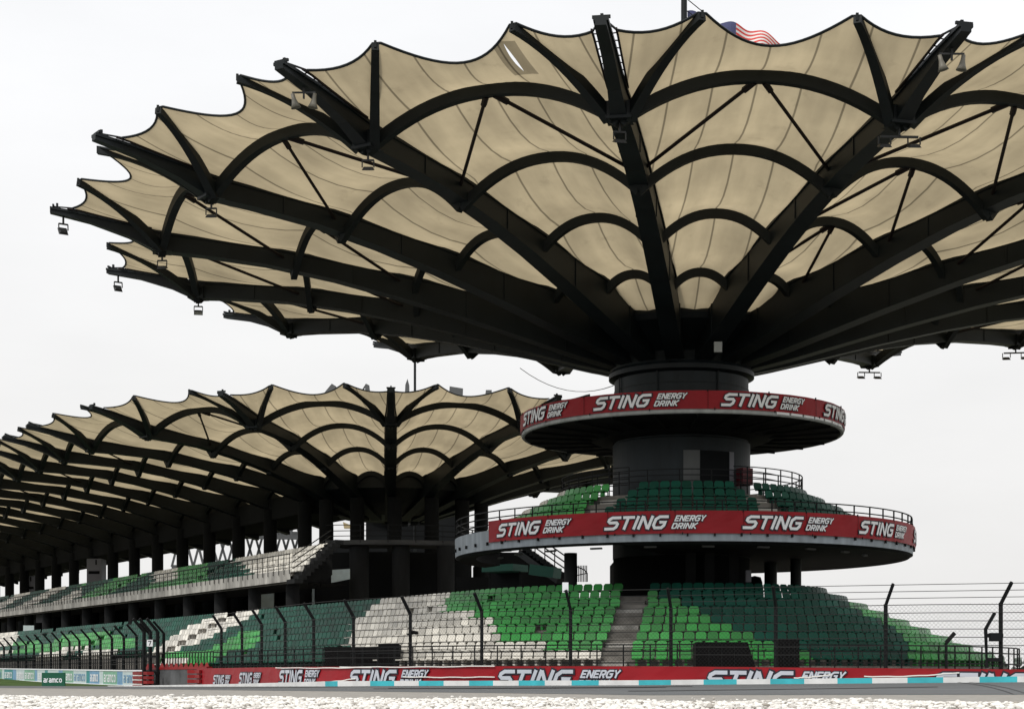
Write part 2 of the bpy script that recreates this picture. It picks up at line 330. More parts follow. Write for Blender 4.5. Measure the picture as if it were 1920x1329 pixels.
# ------------------------------------------------------------------ plan geometry
C = (7.72, 78.0); PHI0 = math.atan2(C[0], C[1])
def dirv(a): return (-sin(a), -cos(a))                    # a = 0 points at -Y, positive turns to the left of the picture
U = (-0.5055, 0.8628); TH_N = pi/2-0.53                    # run of the straight grandstand and the angle of its outward normal
C2 = (C[0]-4.5*dirv(PHI0)[0], C[1]-4.5*dirv(PHI0)[1])
class Path:
    def __init__(s, pts):
        s.p = np.array(pts, float); d = np.diff(s.p, axis=0); L = np.hypot(d[:, 0], d[:, 1])
        s.s = np.concatenate([[0], np.cumsum(L)]); s.L = s.s[-1]
    def at(s, q):
        x = np.interp(q, s.s, s.p[:, 0]); y = np.interp(q, s.s, s.p[:, 1])
        e = 0.15; x1 = np.interp(q+e, s.s, s.p[:, 0]); y1 = np.interp(q+e, s.s, s.p[:, 1])
        x0 = np.interp(q-e, s.s, s.p[:, 0]); y0 = np.interp(q-e, s.s, s.p[:, 1])
        tx, ty = x1-x0, y1-y0; l = hypot(tx, ty) or 1
        return float(x), float(y), tx/l, ty/l
    def off(s, q, o, z=None):
        """point o metres to the track side of the path"""
        x, y, tx, ty = s.at(q); nx, ny = -ty, tx
        return (x+nx*o, y+ny*o) if z is None else (x+nx*o, y+ny*o, z)
    def s_of_px(s, px, lo=0, hi=None):
        hi = s.L if hi is None else hi
        qs = np.linspace(lo, hi, 1500); x = np.interp(qs, s.s, s.p[:, 0]); y = np.interp(qs, s.s, s.p[:, 1])
        return float(qs[np.argmin(np.abs(CX+F*x/y-px))])
def bowl_path(r, a_right=-1.75, straight=118.0):
    """runs from right to left seen from the track; track side is the left-hand normal"""
    pts = []
    for k in range(61):
        a = a_right*(1-k/60); d = dirv(PHI0+a); pts.append((C[0]+r*d[0], C[1]+r*d[1]))
    for k in range(1, 31):
        a = PHI0+(TH_N-PHI0)*k/30; d = dirv(a); pts.append((C2[0]+(r+4.5)*d[0], C2[1]+(r+4.5)*d[1]))
    x, y = pts[-1]
    for k in range(1, 60): pts.append((x+U[0]*straight*k/59, y+U[1]*straight*k/59))
    return Path(pts)

# ------------------------------------------------------------------ canopy (used twice)
RT = [(2.7, 15.6, 13.80), (5, 16.2, 14.35), (9.7, 17.0, 15.66), (13, 17.52, 16.50), (15.8, 17.95, 17.10), (18.8, 18.35, 17.58), (21.5, 18.55, 17.80),
      (22.8, 18.66, 17.86), (23.5, 18.76, 17.92), (24.6, 19.0, 18.42), (26.2, 19.28, 18.92), (27.84, 19.48, 19.24)]
ARCH = [(7.4, 15.75, 16.75), (12.4, 16.5, 17.85), (17.6, 17.2, 18.75), (23.24, 17.85, 19.38)]     # radius, foot, crown
def rt(r, i):
    return float(np.interp(r, [a[0] for a in RT], [a[i] for a in RT]))
def arch_z(j, t):
    r, f, a = ARCH[j]; s = abs(2*t-1); return a-(a-f)*s**2.15
def smax(a, b, k=0.12): return 0.5*(a+b+sqrt((a-b)**2+k*k))
def edge_r(t):
    t = min(t, 1-t)
    if t > .28: return 27.2-1.75*(1-((t-.5)/.22)**2)
    q = t/.28; return 27.25-.05*q-.62*4*q*(1-q)
def edge_z(t):
    t = min(t, 1-t)
    if t > .28: return 19.98-.40*(1-((t-.5)/.22)**2)
    q = t/.28; return 19.42+.56*q-.16*4*q*(1-q)
class Canopy:
    def __init__(s, ribs, sc, dz, te=.036): s.ribs, s.sc, s.dz, s.te = ribs, sc, dz, te
    def rp(s, i, r, lat=0):
        (ox, oy), th = s.ribs[i]; d = dirv(th); return (ox+d[0]*r*s.sc+d[1]*lat, oy+d[1]*r*s.sc-d[0]*lat)
    def bp(s, i, r, t, z):
        a = s.rp(i, r); b = s.rp(i+1, r); return (a[0]+(b[0]-a[0])*t, a[1]+(b[1]-a[1])*t, z+s.dz)
    def tilt(s, obs, cx, k):
        for o in obs:
            me = o.data; n = len(me.vertices); c = np.zeros(n*3, dtype=np.float32); me.vertices.foreach_get('co', c); c = c.reshape(-1, 3)
            c[:, 2] -= k*(c[:, 0]-cx); me.vertices.foreach_set('co', c.ravel()); me.update()
    def width(s, i, r):
        a = s.rp(i, r); b = s.rp(i+1, r); return hypot(a[0]-b[0], a[1]-b[1])
    def memz(s, r, t):
        rs = [a[0] for a in ARCH]
        rim = rt(r, 1)+.04
        def prof(j): return smax(arch_z(j, t)+.22, rt(ARCH[j][0], 1)+.04)
        if r <= rs[0]:
            w = (r-4.9)/(rs[0]-4.9); z0 = 15.55+.25*abs(2*t-1)
            return z0+(prof(0)-z0)*w-.18*4*w*(1-w)
        for j in range(3):
            if r <= rs[j+1]:
                w = (r-rs[j])/(rs[j+1]-rs[j]); s2 = 1-(2*t-1)**2
                lin = prof(j)+(prof(j+1)-prof(j))*w
                return max(lin-.50*s2*4*w*(1-w), rim-.0) if abs(2*t-1) > .97 else lin-.50*s2*4*w*(1-w)
        w = min(1, (r-rs[3])/(edge_r(t)-rs[3])); s2 = 1-(2*t-1)**2
        return prof(3)+(edge_z(t)-prof(3))*w-.22*s2*4*w*(1-w)
    def membrane(s, i, parent, slit=False):
        me_v, me_f, uvs, uvb = [], [], [], []; T = 28
        rad = [4.9, 5.7, 6.5]+[7.4+k*(5/5) for k in range(5)]+[12.4+k*(5.2/5) for k in range(5)]+[17.6+k*(5.64/6) for k in range(6)]+[23.24]
        def add_grid(rows):
            b = len(me_v); nr = len(rows); nc = len(rows[0])
            for row in rows:
                for (r, t, z) in row:
                    me_v.append(s.bp(i, r, t, z)); uvs.append(((t-.5)*s.width(i, r), r)); uvb.append((min(t, 1-t), 0))
            for a in range(nr-1):
                for c in range(nc-1):
                    me_f.append((b+a*nc+c, b+a*nc+c+1, b+(a+1)*nc+c+1, b+(a+1)*nc+c))
        add_grid([[(r, k/T, s.memz(r, k/T)) for k in range(T+1)] for r in rad])
        rows = []
        for a in range(8):
            w = a/7; row = []
            for k in range(T+1):
                g = min(1, w*3)*s.te; t = g+(1-2*g)*k/T
                r = 23.24+(edge_r(t)-23.24)*w
                row.append((r, t, s.memz(r, t)))
            rows.append(row)
        add_grid(rows)
        me = bpy.data.meshes.new('roof_fabric'); me.from_pydata(me_v, [], me_f); me.materials.append(M['fabric'])
        ul = me.uv_layers.new(name='UVMap'); li = np.zeros(len(me.loops), dtype=np.int32); me.loops.foreach_get('vertex_index', li)
        ul.data.foreach_set('uv', np.array(uvs, dtype=np.float32)[li].ravel())
        ub = me.uv_layers.new(name='Bay'); ub.data.foreach_set('uv', np.array(uvb, dtype=np.float32)[li].ravel())
        me.polygons.foreach_set('use_smooth', [True]*len(me.polygons))
        return link('roof_fabric', me, parent)
    def rib(s, i, parent):
        mb = MB(); n = len(RT); (ox, oy), th = s.ribs[i]
        wd = lambda r: float(np.interp(r, [3, 10, 23, 24, 27.8], [.80, .78, .64, .46, .34]))
        top, bot = [], []
        for r, zt, zb in RT:
            w = wd(r); top.append((r, zt, w)); bot.append((r, zb, w))
        i0 = len(mb.v)
        for (r, zt, w), (_, zb, _) in zip(top, bot):
            if s.dz: zb += .20*max(0, sin(pi*min(1, max(0, (r-3)/19.5))))
            for lat, z in ((-w/2, zb), (w/2, zb), (w/2, zt-.10), (w/2+.06, zt-.10), (w/2+.06, zt), (-w/2-.06, zt), (-w/2-.06, zt-.10), (-w/2, zt-.10)):
                x, y = s.rp(i, r, lat); mb.v.append((x, y, z+s.dz))
        for k in range(n-1):
            for j in range(8):
                a = i0+k*8+j; b = i0+k*8+(j+1) % 8; mb.f.append((a, b, b+8, a+8)); mb.m.append(0)
        mb.f.append(tuple(i0+j for j in range(8))); mb.f.append(tuple(i0+(n-1)*8+j for j in reversed(range(8)))); mb.m += [0, 0]
        # stiffeners and node block, cleat at the tip
        for r in (() if s.dz else (5.5, 10, 15, 20.3)):
            zb, zt = rt(r, 2), rt(r, 1); x, y = s.rp(i, r); mb.box((x, y, (zb+zt)/2+s.dz), wd(r)+.07, .07, zt-zb-.13, -th)
        x, y = s.rp(i, 23.2); mb.box((x, y, 18.15+s.dz), .84, .8, .56, -th)
        x, y = s.rp(i, 27.7); mb.box((x, y, 19.53+s.dz), .55, .08, .09, -th)
        x, y = s.rp(i, 27.55); mb.box((x, y, 19.6+s.dz), .09, .09, .16, -th)
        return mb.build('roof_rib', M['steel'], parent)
    def arch(s, i, j, parent):
        r = ARCH[j][0]; mb = MB(); N = 22
        w = .38 if j == 3 else .33
        pts = []
        for k in range(N+1):
            t = k/N; pts.append(s.bp(i, r, t, arch_z(j, t)))
        mb.sweep(pts, w*.8, w)
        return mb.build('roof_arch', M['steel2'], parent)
    def arms(s, i, parent):
        for t1, sgn in ((.28, 0), (.72, 1)):
            mb = MB(); a = s.bp(i, 23.3, .035 if not sgn else .965, 17.95); b = s.bp(i, 27.15, t1, 19.80)
            c = ((a[0]+b[0])/2, (a[1]+b[1])/2, (a[2]+b[2])/2+.66)
            pts = []
            for k in range(11):
                q = k/10; pts.append(tuple((1-q)**2*a[m_]+2*q*(1-q)*c[m_]+q*q*b[m_] for m_ in range(3)))
            mb.sweep(pts, .3, .3, ws=[.36-.012*k for k in range(11)], hs=[.36-.014*k for k in range(11)])
            mb.box((b[0], b[1], b[2]+.08), .08, .08, .22)
            mb.build('edge_arm', M['steel2'], parent)
    def edge(s, i, parent, links=True):
        mb = MB(); T = 40; g = s.te
        mb.sweep([s.bp(i, edge_r(t), t, edge_z(t)) for t in [g+(1-2*g)*k/T for k in range(T+1)]], .09, .09, n=6)
        mb.build('edge_cable', M['steel'], parent)
        if not links: return
        for ti in (0, 1):
            t = g if not ti else 1-g
            mb = MB(); a = s.bp(i, edge_r(t), t, edge_z(t)); x, y = s.rp(i+ti, 27.7, 0)
            mb.bar(a, (x, y, 19.53+s.dz), .05); mb.build('edge_link', M['steel'], parent)
            mb = MB()                    # lacing between rib and fabric
            m_ = [s.bp(i, 23.7+k*.5, t, s.memz(23.7+k*.5, t)-.03) for k in range(8)]
            mb.sweep(m_, .06, .06)
            for k in range(8):
                r = 23.9+k*.42
                mb.bar(s.bp(i, r, t, s.memz(r, t)), s.bp(i, r, .014 if not ti else .986, rt(r, 1)), .03)
            mb.build('edge_lacing', M['horn'] if False else M['strutm'], parent)
    def strut(s, i, jo, parent):
        for ti in (.012, .988):
            mb = MB(); a = s.bp(i, ARCH[jo][0], .5+(.012 if ti > .5 else -.012), ARCH[jo][2]-.12); b = s.bp(i, ARCH[jo-1][0]+.25, ti, rt(ARCH[jo-1][0], 1)-.35)
            mb.bar(a, b, .13, .13, n=6)
            c = lerp(a, b, .012); d = lerp(a, b, .10); mb.bar(c, d, .22, .22, n=6)
            mb.build('roof_strut', M['strutm'], parent)

# ------------------------------------------------------------------ seats
def seat_mesh():
    """bucket seat: outline swept; front is +y, width along x, floor of the step at z = 0"""
    v, f = [], []
    def prism(outline, off):       # outline: points; off: vector
        i = len(v); n = len(outline); v.extend(outline); v.extend([tuple(p[k]+off[k] for k in range(3)) for p in outline])
        f.append(tuple(i+k for k in range(n))); f.append(tuple(i+n+k for k in reversed(range(n))))
        for k in range(n): f.append((i+k, i+(k+1) % n+n*0, i+(k+1) % n+n, i+k+n))
    w = .205
    # back shell, leaning, with a slightly hollow front
    prism([(-w*.86, -.14, .29), (w*.86, -.14, .29), (w, -.175, .41), (w*.98, -.205, .54), (w*.66, -.225, .605), (-w*.66, -.225, .605), (-w*.98, -.205, .54), (-w, -.175, .41)], (0, -.035, -.01))
    # pan with a rolled front
    prism([(-w*.9, -.15, .28), (w*.9, -.15, .28), (w, .15, .315), (w*.85, .225, .30), (-w*.85, .225, .30), (-w, .15, .315)], (0, 0, -.045))
    prism([(-.05, -.10, .235), (.05, -.10, .235), (.05, .10, .235), (-.05, .10, .235)], (0, 0, -.2))
    return v, f
SV, SF = seat_mesh()
SVn = np.array(SV); SMESH = {}
for c_ in ('s_green', 's_dark', 's_white'):
    me = bpy.data.meshes.new('seat'); me.from_pydata(SV, [], SF); me.materials.append(M[c_]); SMESH[c_] = me
def place_seats(items, parent, limit=300):
    """items: (x, y, z, outward angle vector (nx, ny), colour); nearest `limit` are objects, the rest one mesh"""
    items = sorted(items, key=lambda q: hypot(q[0], q[1]))
    for (x, y, z, nx, ny, c_) in items[:limit]:
        o = link('seat', SMESH[c_], parent, (x, y, z)); o.rotation_euler = (0, 0, atan2(ny, nx)-pi/2+random.uniform(-.03, .03))
    rest = items[limit:]
    if rest:
        order = ['s_green', 's_dark', 's_white']; V, Fc, Mi = [], [], []; nv = len(SV)
        for k, (x, y, z, nx, ny, c_) in enumerate(rest):
            a = atan2(ny, nx)-pi/2+random.uniform(-.03, .03); ca, sa = cos(a), sin(a); P = SVn.copy()
            X = P[:, 0]*ca-P[:, 1]*sa+x; Y = P[:, 0]*sa+P[:, 1]*ca+y
            V.append(np.stack([X, Y, P[:, 2]+z], 1)); Fc += [tuple(q+k*nv for q in ff) for ff in SF]; Mi += [order.index(c_)]*len(SF)
        me = bpy.data.meshes.new('seat_rows'); me.from_pydata(np.concatenate(V).tolist(), [], Fc)
        for q in order: me.materials.append(M[q])
        me.polygons.foreach_set('material_index', Mi)
        link('seat_rows', me, parent, kind='stuff')

def ring(c, r, a0, a1, n, z):
    return [(c[0]-r*sin(a0+(a1-a0)*k/n), c[1]-r*cos(a0+(a1-a0)*k/n), z) for k in range(n+1)]
def railing(parent, pts_fn, L, z0, z1, rails, step, name='railing', pw=.05, rw=.045, seg=.4, m='rail', foot=0.0):
    """pts_fn(s) -> (x, y); uprights from z0 to z1, rails at given heights"""
    n = max(2, int(L/seg)); 
    for zr in rails:
        mb = MB(); mb.sweep([(*pts_fn(L*k/n), zr) for k in range(n+1)], rw, rw); mb.build('handrail', M[m], parent)
    qs = np.arange(0, L+1e-6, step)
    if len(qs) <= 110:
        mb = MB(); mb.box((0, 0, 0), pw, pw, z1-z0+foot); me = None
        for q in qs:
            x, y = pts_fn(q)
            if me is None: o = mb.build('rail_post', M[m], parent); me = o.data
            else: o = link('rail_post', me, parent)
            o.location = (x, y, (z0+z1)/2-foot/2)
    else:
        mb = MB()
        for q in qs:
            x, y = pts_fn(q); mb.box((x, y, (z0+z1)/2-foot/2), pw, pw, z1-z0+foot)
        mb.build('rail_posts', M[m], parent, kind='stuff')

#@@SETTING
# ================================================================== ground, track, kerb, gravel
def sheet(name, A, B, m, n=24, kind='structure', thick=0):
    """ruled strip between two polylines given as lists of points"""
    mb = MB(); k = len(A)
    rows = []
    for j in range(n+1): rows.append([lerp(A[i], B[i], j/n) for i in range(k)])
    for j in range(n):
        for i in range(k-1): mb.quad(rows[j][i], rows[j][i+1], rows[j+1][i+1], rows[j+1][i])
    return mb.build(name, m, None, kind=kind)
mb = MB(); mb.quad((-3000, -500, -.56), (3000, -500, -.56), (3000, 5000, -.56), (-3000, 5000, -.56)); mb.build('ground', M['earth'], kind='structure')
XS = [-900, -300, 0, 100, 290, 480, 700, 950, 1200, 1550, 1920, 2300, 2900]
def lin(keys, xs=XS): return [float(np.interp(x, [k[0] for k in keys], [k[1] for k in keys])) for x in xs]
def line(dk, zk): return [((x-CX)/F*d, d, z) for x, d, z in zip(XS, lin(dk), lin(zk))]
Gl = line([(-900, 31), (100, 27.6), (480, 26.2), (1200, 23.6), (1900, 20.9), (2900, 18)], [(0, -.33), (1, -.33)])
Ml = line([(-900, 70), (100, 51.6), (480, 43), (1200, 31.6), (1900, 32.5), (2900, 34)], [(0, -.325), (1, -.325)])
KD = [(-900, 150), (0, 108), (290, 82), (480, 69), (700, 60), (1200, 54), (1920, 50), (2900, 47)]
Kl = line(KD, [(0, -.50), (290, -.425), (480, -.345), (700, -.285), (1200, -.227), (1920, -.115), (2900, -.05)])
Kb = line([(x, d+1.3) for x, d in KD], [(0, -.49), (290, -.40), (480, -.27), (700, -.13), (1200, -.095), (1920, .022), (2900, .07)])
Bk = line([(x, d+3.2) for x, d in KD], [(0, -.5), (1, -.5)])
near = [(p[0]*3, 6.0, -.335) for p in Gl]; near = [((x-CX)/F*60, 6.0, -.335) for x in XS]
sheet('gravel_bed', near, Gl, M['gravelbed'], 6)
sheet('asphalt_edge', Gl, Ml, M['asph2'], 8)
sheet('race_track', [(p[0], p[1], p[2]+.004) for p in Ml], Kl, M['asph'], 12)
def track_at(px, f):
    a = [float(np.interp(px, XS, [p[k] for p in Ml])) for k in range(3)]; b = [float(np.interp(px, XS, [p[k] for p in Kl])) for k in range(3)]
    q = lerp(a, b, f); return (q[0], q[1], q[2]+.009)
for (p0, f0, p1, f1, w_) in ((1792, .98, 1900, .0, .016), (1812, .98, 1925, .02, .012), (700, .35, 1250, .62, .02), (730, .45, 1300, .70, .02), (1180, .25, 1760, .5, .018), (300, .3, 640, .7, .025)):
    mb = MB(); n_k = 16
    for k in range(n_k):
        t0_, t1_ = k/n_k, (k+1)/n_k
        c = [track_at(p0+(p1-p0)*t, f0+(f1-f0)*t**1.2+o) for t, o in ((t0_, -w_), (t1_, -w_), (t1_, w_), (t0_, w_))]
        mb.quad(*c)
    mb.build('tyre_mark', M['rubber'], None, kind='structure')
sheet('verge', Kb, Bk, M['asph2'], 2)
far = [(p[0]*2.2-3, p[1]+55, -.5) for p in Bk]
sheet('paved_apron', [(p[0], p[1], -.504) for p in Bk], [(p[0]*1.6, p[1]+60, -.504) for p in Bk], M['asph2'], 2)
# kerb: blocks along the line, painted white and cyan
kerb = thing('track_kerb', 'low sloping kerb painted white and turquoise along the far edge of the track', 'kerb', (0, 54, -.2))
kf = Path([(p[0], p[1]) for p in Kl]); kz = lambda q, L: float(np.interp(q, L['s'], L['z']))
front = Path([(p[0], p[1]) for p in Kl]); back = Path([(p[0], p[1]) for p in Kb])
fz = [p[2] for p in Kl]; bz = [p[2] for p in Kb]
q0 = front.s_of_px(250); q = q0; k = 0; qend = front.s_of_px(2050)
while q < qend:
    q2 = q+1.02; mb = MB(); sk = .22
    def kp(s, b, zz=0):
        x, y = front.off(s, -1.3 if b else 0); return (x, y, float(np.interp(s, front.s, bz if b else fz))+zz)
    a, b, c, d = kp(q-sk, 0), kp(q2-sk, 0), kp(q2+sk*0, 1), kp(q, 1)
    mb.quad(tuple([a[0], a[1], a[2]+.012]), (b[0], b[1], b[2]+.012), (c[0], c[1], c[2]+.012), (d[0], d[1], d[2]+.012))
    mb.quad((a[0], a[1], a[2]-.1), (b[0], b[1], b[2]-.1), (b[0], b[1], b[2]+.012), (a[0], a[1], a[2]+.012))
    mb.quad((d[0], d[1], d[2]+.012), (c[0], c[1], c[2]+.012), (c[0], c[1], -.56), (d[0], d[1], -.56))
    px = CX+F*a[0]/a[1]
    o = mb.build('kerb_block', M['cyan'] if (k % 2 and px > 655) else M['kerbwhite'], kerb)
    q = q2; k += 1
for o in list(kerb.children): o.location = (-kerb.location[0], -kerb.location[1], -kerb.location[2])

# gravel stones
def stones(n, rng):
    t = (1+sqrt(5))/2; iv = np.array([(-1, t, 0), (1, t, 0), (-1, -t, 0), (1, -t, 0), (0, -1, t), (0, 1, t), (0, -1, -t), (0, 1, -t), (t, 0, -1), (t, 0, 1), (-t, 0, -1), (-t, 0, 1)])/sqrt(1+t*t)
    fc = np.array([(0, 11, 5), (0, 5, 1), (0, 1, 7), (0, 7, 10), (0, 10, 11), (1, 5, 9), (5, 11, 4), (11, 10, 2), (10, 7, 6), (7, 1, 8), (3, 9, 4), (3, 4, 2), (3, 2, 6), (3, 6, 8), (3, 8, 9), (4, 9, 5), (2, 4, 11), (6, 2, 10), (8, 6, 7), (9, 8, 1)])
    Y = 14.5+(rng.random(n))**.75*16.5; X = (rng.random(n)*2-1)*(Y*.335+.6)
    gl = np.interp(CX+F*X/Y, XS, [p[1] for p in Gl]); ok = (Y < gl+.15*rng.random(n)) | ((rng.random(n) < .045) & (Y < gl+2.5*rng.random(n)**2)); X, Y = X[ok], Y[ok]; n = len(X)
    sz = .009+.030*rng.random(n)**2.6; a = rng.random(n)*6.28
    base = iv[None]*(1+.35*(rng.random((n, 12, 1))-.5))*np.stack([sz*(1+.5*rng.random(n)), sz, sz*.7], 1)[:, None]
    ca, sa = np.cos(a)[:, None], np.sin(a)[:, None]
    V = np.stack([base[..., 0]*ca-base[..., 1]*sa, base[..., 0]*sa+base[..., 1]*ca, base[..., 2]], -1)
    hump = .014*np.sin(X*1.7+Y*.6)+.012*np.sin(X*.8-Y*1.9+2)+.012*rng.random(n)
    V += np.stack([X, Y, -.333+sz*.3+hump*1.2], 1)[:, None]
    Fa = (fc[None]+12*np.arange(n)[:, None, None]).reshape(-1, 3)
    me = bpy.data.meshes.new('gravel'); V = V.reshape(-1, 3)
    me.vertices.add(len(V)); me.vertices.foreach_set('co', V.ravel().astype(np.float32))
    me.loops.add(Fa.size); me.loops.foreach_set('vertex_index', Fa.ravel().astype(np.int32))
    me.polygons.add(len(Fa)); me.polygons.foreach_set('loop_start', np.arange(0, Fa.size, 3, dtype=np.int32)); me.polygons.foreach_set('loop_total', np.full(len(Fa), 3, dtype=np.int32))
    me.update(); me.validate(); me.materials.append(M['stone'])
    link('gravel', me, None, kind='stuff')
stones(78000, np.random.default_rng(5))

# grass bank far left, rising to the barrier
A = [pxp(-500, 1284, 100), pxp(-60, 1289, 90), pxp(60, 1289.5, 86), pxp(140, 1288, 84), pxp(235, 1286, 86)]
B = [pxp(-500, 1260, 190), pxp(-60, 1267, 134), pxp(0, 1271.5, 124.5), pxp(75, 1277.5, 113), pxp(235, 1284.5, 93)]
sheet('grass_bank', A, B, M['grass'], 8)

#@@BARRIER
# ================================================================== crash barriers, banners and fences by the track
BP = [(30, 50.0), (20, 51.3), (13.4, 53), (6.44, 55.5), (-.57, 58.5), (-6.3, 64), (-9.9, 70.5), (-12.55, 76.6), (-14.3, 80.4), (-15.15, 82.3)]
def smooth(pts, n=8):
    P = [Vector((*p, 0)) for p in pts]; out = []
    for i in range(len(P)-1):
        p0 = P[max(i-1, 0)]; p1 = P[i]; p2 = P[i+1]; p3 = P[min(i+2, len(P)-1)]
        for k in range(n):
            t = k/n; q = .5*((2*p1)+(-p0+p2)*t+(2*p0-5*p1+4*p2-p3)*t*t+(-p0+3*p1-3*p2+p3)*t**3); out.append((q.x, q.y))
    out.append(pts[-1]); return out
bar = Path(smooth(BP))
def btop(x, y): return float(np.interp(CX+F*x/y, [250, 370, 650, 1200, 1920, 2400], [.43, .445, .41, .375, .25, .18]))
main_bar = thing('crash_barrier', 'long red crash barrier with energy drink banners curving along the far side of the track', 'barrier')
def bsurf(path, side, u, v, o):
    s = path.L-u if False else u
    x, y, tx, ty = path.at(s); nx, ny = (-ty, tx); return (x+nx*(o+.02)*side, y+ny*(o+.02)*side, btop(x, y)-.95+v)
# path runs right to left, so lettering coordinate runs backwards along it
Lb = bar.L
def bs(u, v, o): return bsurf(bar, 1, Lb-u, v, o)
n = int(Lb/.5)
for k in range(n//8+1):                       # banner lengths hung on the rails
    a, b = k*4.0, min((k+1)*4.0, Lb)
    if b-a < .2: continue
    mb = MB(); q = 8
    for j in range(q):
        u0, u1 = a+(b-a)*j/q, a+(b-a)*(j+1)/q
        w0, w1 = .006*sin(j*2.1+k), .006*sin((j+1)*2.1+k)
        def wv(u, v): return .010*sin(u*2.1+v*3)+.006*sin(u*5.3-v*4)
        for q_ in range(3):
            v0, v1 = .02+.91*q_/3, .02+.91*(q_+1)/3
            mb.quad(bs(u0, v0, wv(u0, v0)), bs(u1, v0, wv(u1, v0)), bs(u1, v1, wv(u1, v1)), bs(u0, v1, wv(u0, v1)))
    mb.build('barrier_banner', M['red'], main_bar)
top = []
mb = MB(); mb.sweep([(bar.off(s, -.07)[0], bar.off(s, -.07)[1], btop(*bar.off(s, 0))-.03) for s in np.linspace(0, Lb, 70)], .16, .06); mb.build('top_rail', M['reddark'], main_bar)
for h in (.18, .42, .68):
    mb = MB(); mb.sweep([(bar.off(s, -.06)[0], bar.off(s, -.06)[1], btop(*bar.off(s, 0))-.95+h) for s in np.linspace(0, Lb, 70)], .08, .20); mb.build('guard_rail', M['reddark'], main_bar)
mb = MB()
for s in np.arange(.5, Lb, 2.0):
    x, y = bar.off(s, -.2); mb.box((x, y, (btop(x, y)-.05-.56)/2), .12, .12, btop(x, y)-.05+.56)
mb.build('barrier_posts', M['wire'], main_bar, kind='stuff')
for px in (402, 450, 525, 655, 930, 1320, 1745):
    s = bar.s_of_px(px); b = main_bar; logo(b, bs, Lb-s, .22, {402: .40, 450: .50}.get(px, .60), M['silver'], .4)
mb = MB()                                     # white edge tape hanging loose along the banners
for (xa, xb, ya, yb, sag) in ((640, 930, 1249.5, 1247.5, 1.0), (760, 930, 1268, 1268, 1), (1620, 1800, 1267, 1260, 3), (1490, 1560, 1270, 1264, 1), (520, 700, 1251, 1250, 1), (590, 670, 1278, 1271, 2)):
    pts = []
    for k in range(13):
        t = k/12; px = xa+(xb-xa)*t; s = bar.s_of_px(px); x, y = bar.off(s, .07); yy = ya+(yb-ya)*t+sag*4*t*(1-t)+.5*sin(k*1.7)
        pts.append((x, y, (HY-yy)/F*y))
    mb.sweep(pts, .035, .035)
mb.build('loose_tape', M['tape'], main_bar)
# curled rail ends at the opening
mb = MB()
x, y = bar.off(Lb, 0)
for k, h in enumerate((.1, .33, .56, .79)):
    z = btop(x, y)-.95+h; p0 = bar.off(Lb-1.0, .10); 
    mb.sweep([(p0[0], p0[1], z), (x-.1, y-.1, z), (x-.45, y+.1, z), (x-.5, y+.35, z)], .10, .17)
mb.build('rail_end', M['reddark'], main_bar)

_p0 = pxp(277, 0, 88.5); _u = (-.454, .891)
lbp = Path([(_p0[0]+_u[0]*q, _p0[1]+_u[1]*q) for q in np.linspace(0, 62, 32)])
lb_top = lambda y: float(np.interp(y, [88, 92, 124, 150], [.38, .39, .66, .95]))
lbar = thing('crash_barrier', 'pale blue and white banner barrier at the far left edge of the track', 'barrier')
def ls(u, v, o):
    x, y, tx, ty = lbp.at(u); return (x-ty*(o+.02), y+tx*(o+.02), lb_top(y)-.95+v)
cols = ['ppale', 'pblue', 'pgreen', 'ppale', 'pblue', 'pteal', 'ppale', 'pgreen', 'pblue', 'ppale', 'pteal']
s = 2.2; k = 0
while s < lbp.L-1:
    L = (2.9, 1.2, 3.2, .9, 2.4, .8, 3.4)[k % 7]; e_ = min(s+L, lbp.L); mb = MB(); q = 6
    for j in range(q): mb.quad(ls(s+(e_-s)*(j+1)/q, .13, 0), ls(s+(e_-s)*j/q, .13, 0), ls(s+(e_-s)*j/q, .90, 0), ls(s+(e_-s)*(j+1)/q, .90, 0))
    mb.build('barrier_banner', M[cols[k % len(cols)]], lbar)
    if L > 2.2:
        mb = MB()
        def lsr(u, v, o, e0=e_): return ls(e0-u, v, o)
        strokes(mb, 'aramco', lsr, .2, .27, .62, (L-.5)/4.4/.62*.9, 0, .15, .01, 0, .5); mb.build('banner_lettering', M['white'] if k % 3 else M['pblue'], lbar)
    s = e_; k += 1
for h, mm in ((.93, 'white'), (.12, 'white')):
    mb = MB(); mb.sweep([ls(q, h, -.02) for q in np.linspace(1.0, lbp.L, 40)], .10, .07); mb.build('edge_rail', M[mm], lbar)
mb = MB()
for h in (.10, .33, .56, .79):
    mb.sweep([ls(2.7, h, .03), ls(.9, h, .10), ls(.15, h, -.05), ls(.05, h, -.35)], .10, .16)
mb.build('rail_end', M['reddark'], lbar)
mb = MB()
for h in (.215, .445, .675): mb.sweep([ls(2.6, h, .06), ls(.7, h, .10)], .06, .05)
mb.build('rail_stripe', M['tape'], lbar)
mb = MB()
for s in np.arange(2, lbp.L, 3.0):
    x, y, tx, ty = lbp.at(s); mb.box((x+ty*.2, y-tx*.2, lb_top(y)/2-.3), .12, .12, lb_top(y)+.55)
mb.build('barrier_posts', M['wire'], lbar, kind='stuff')

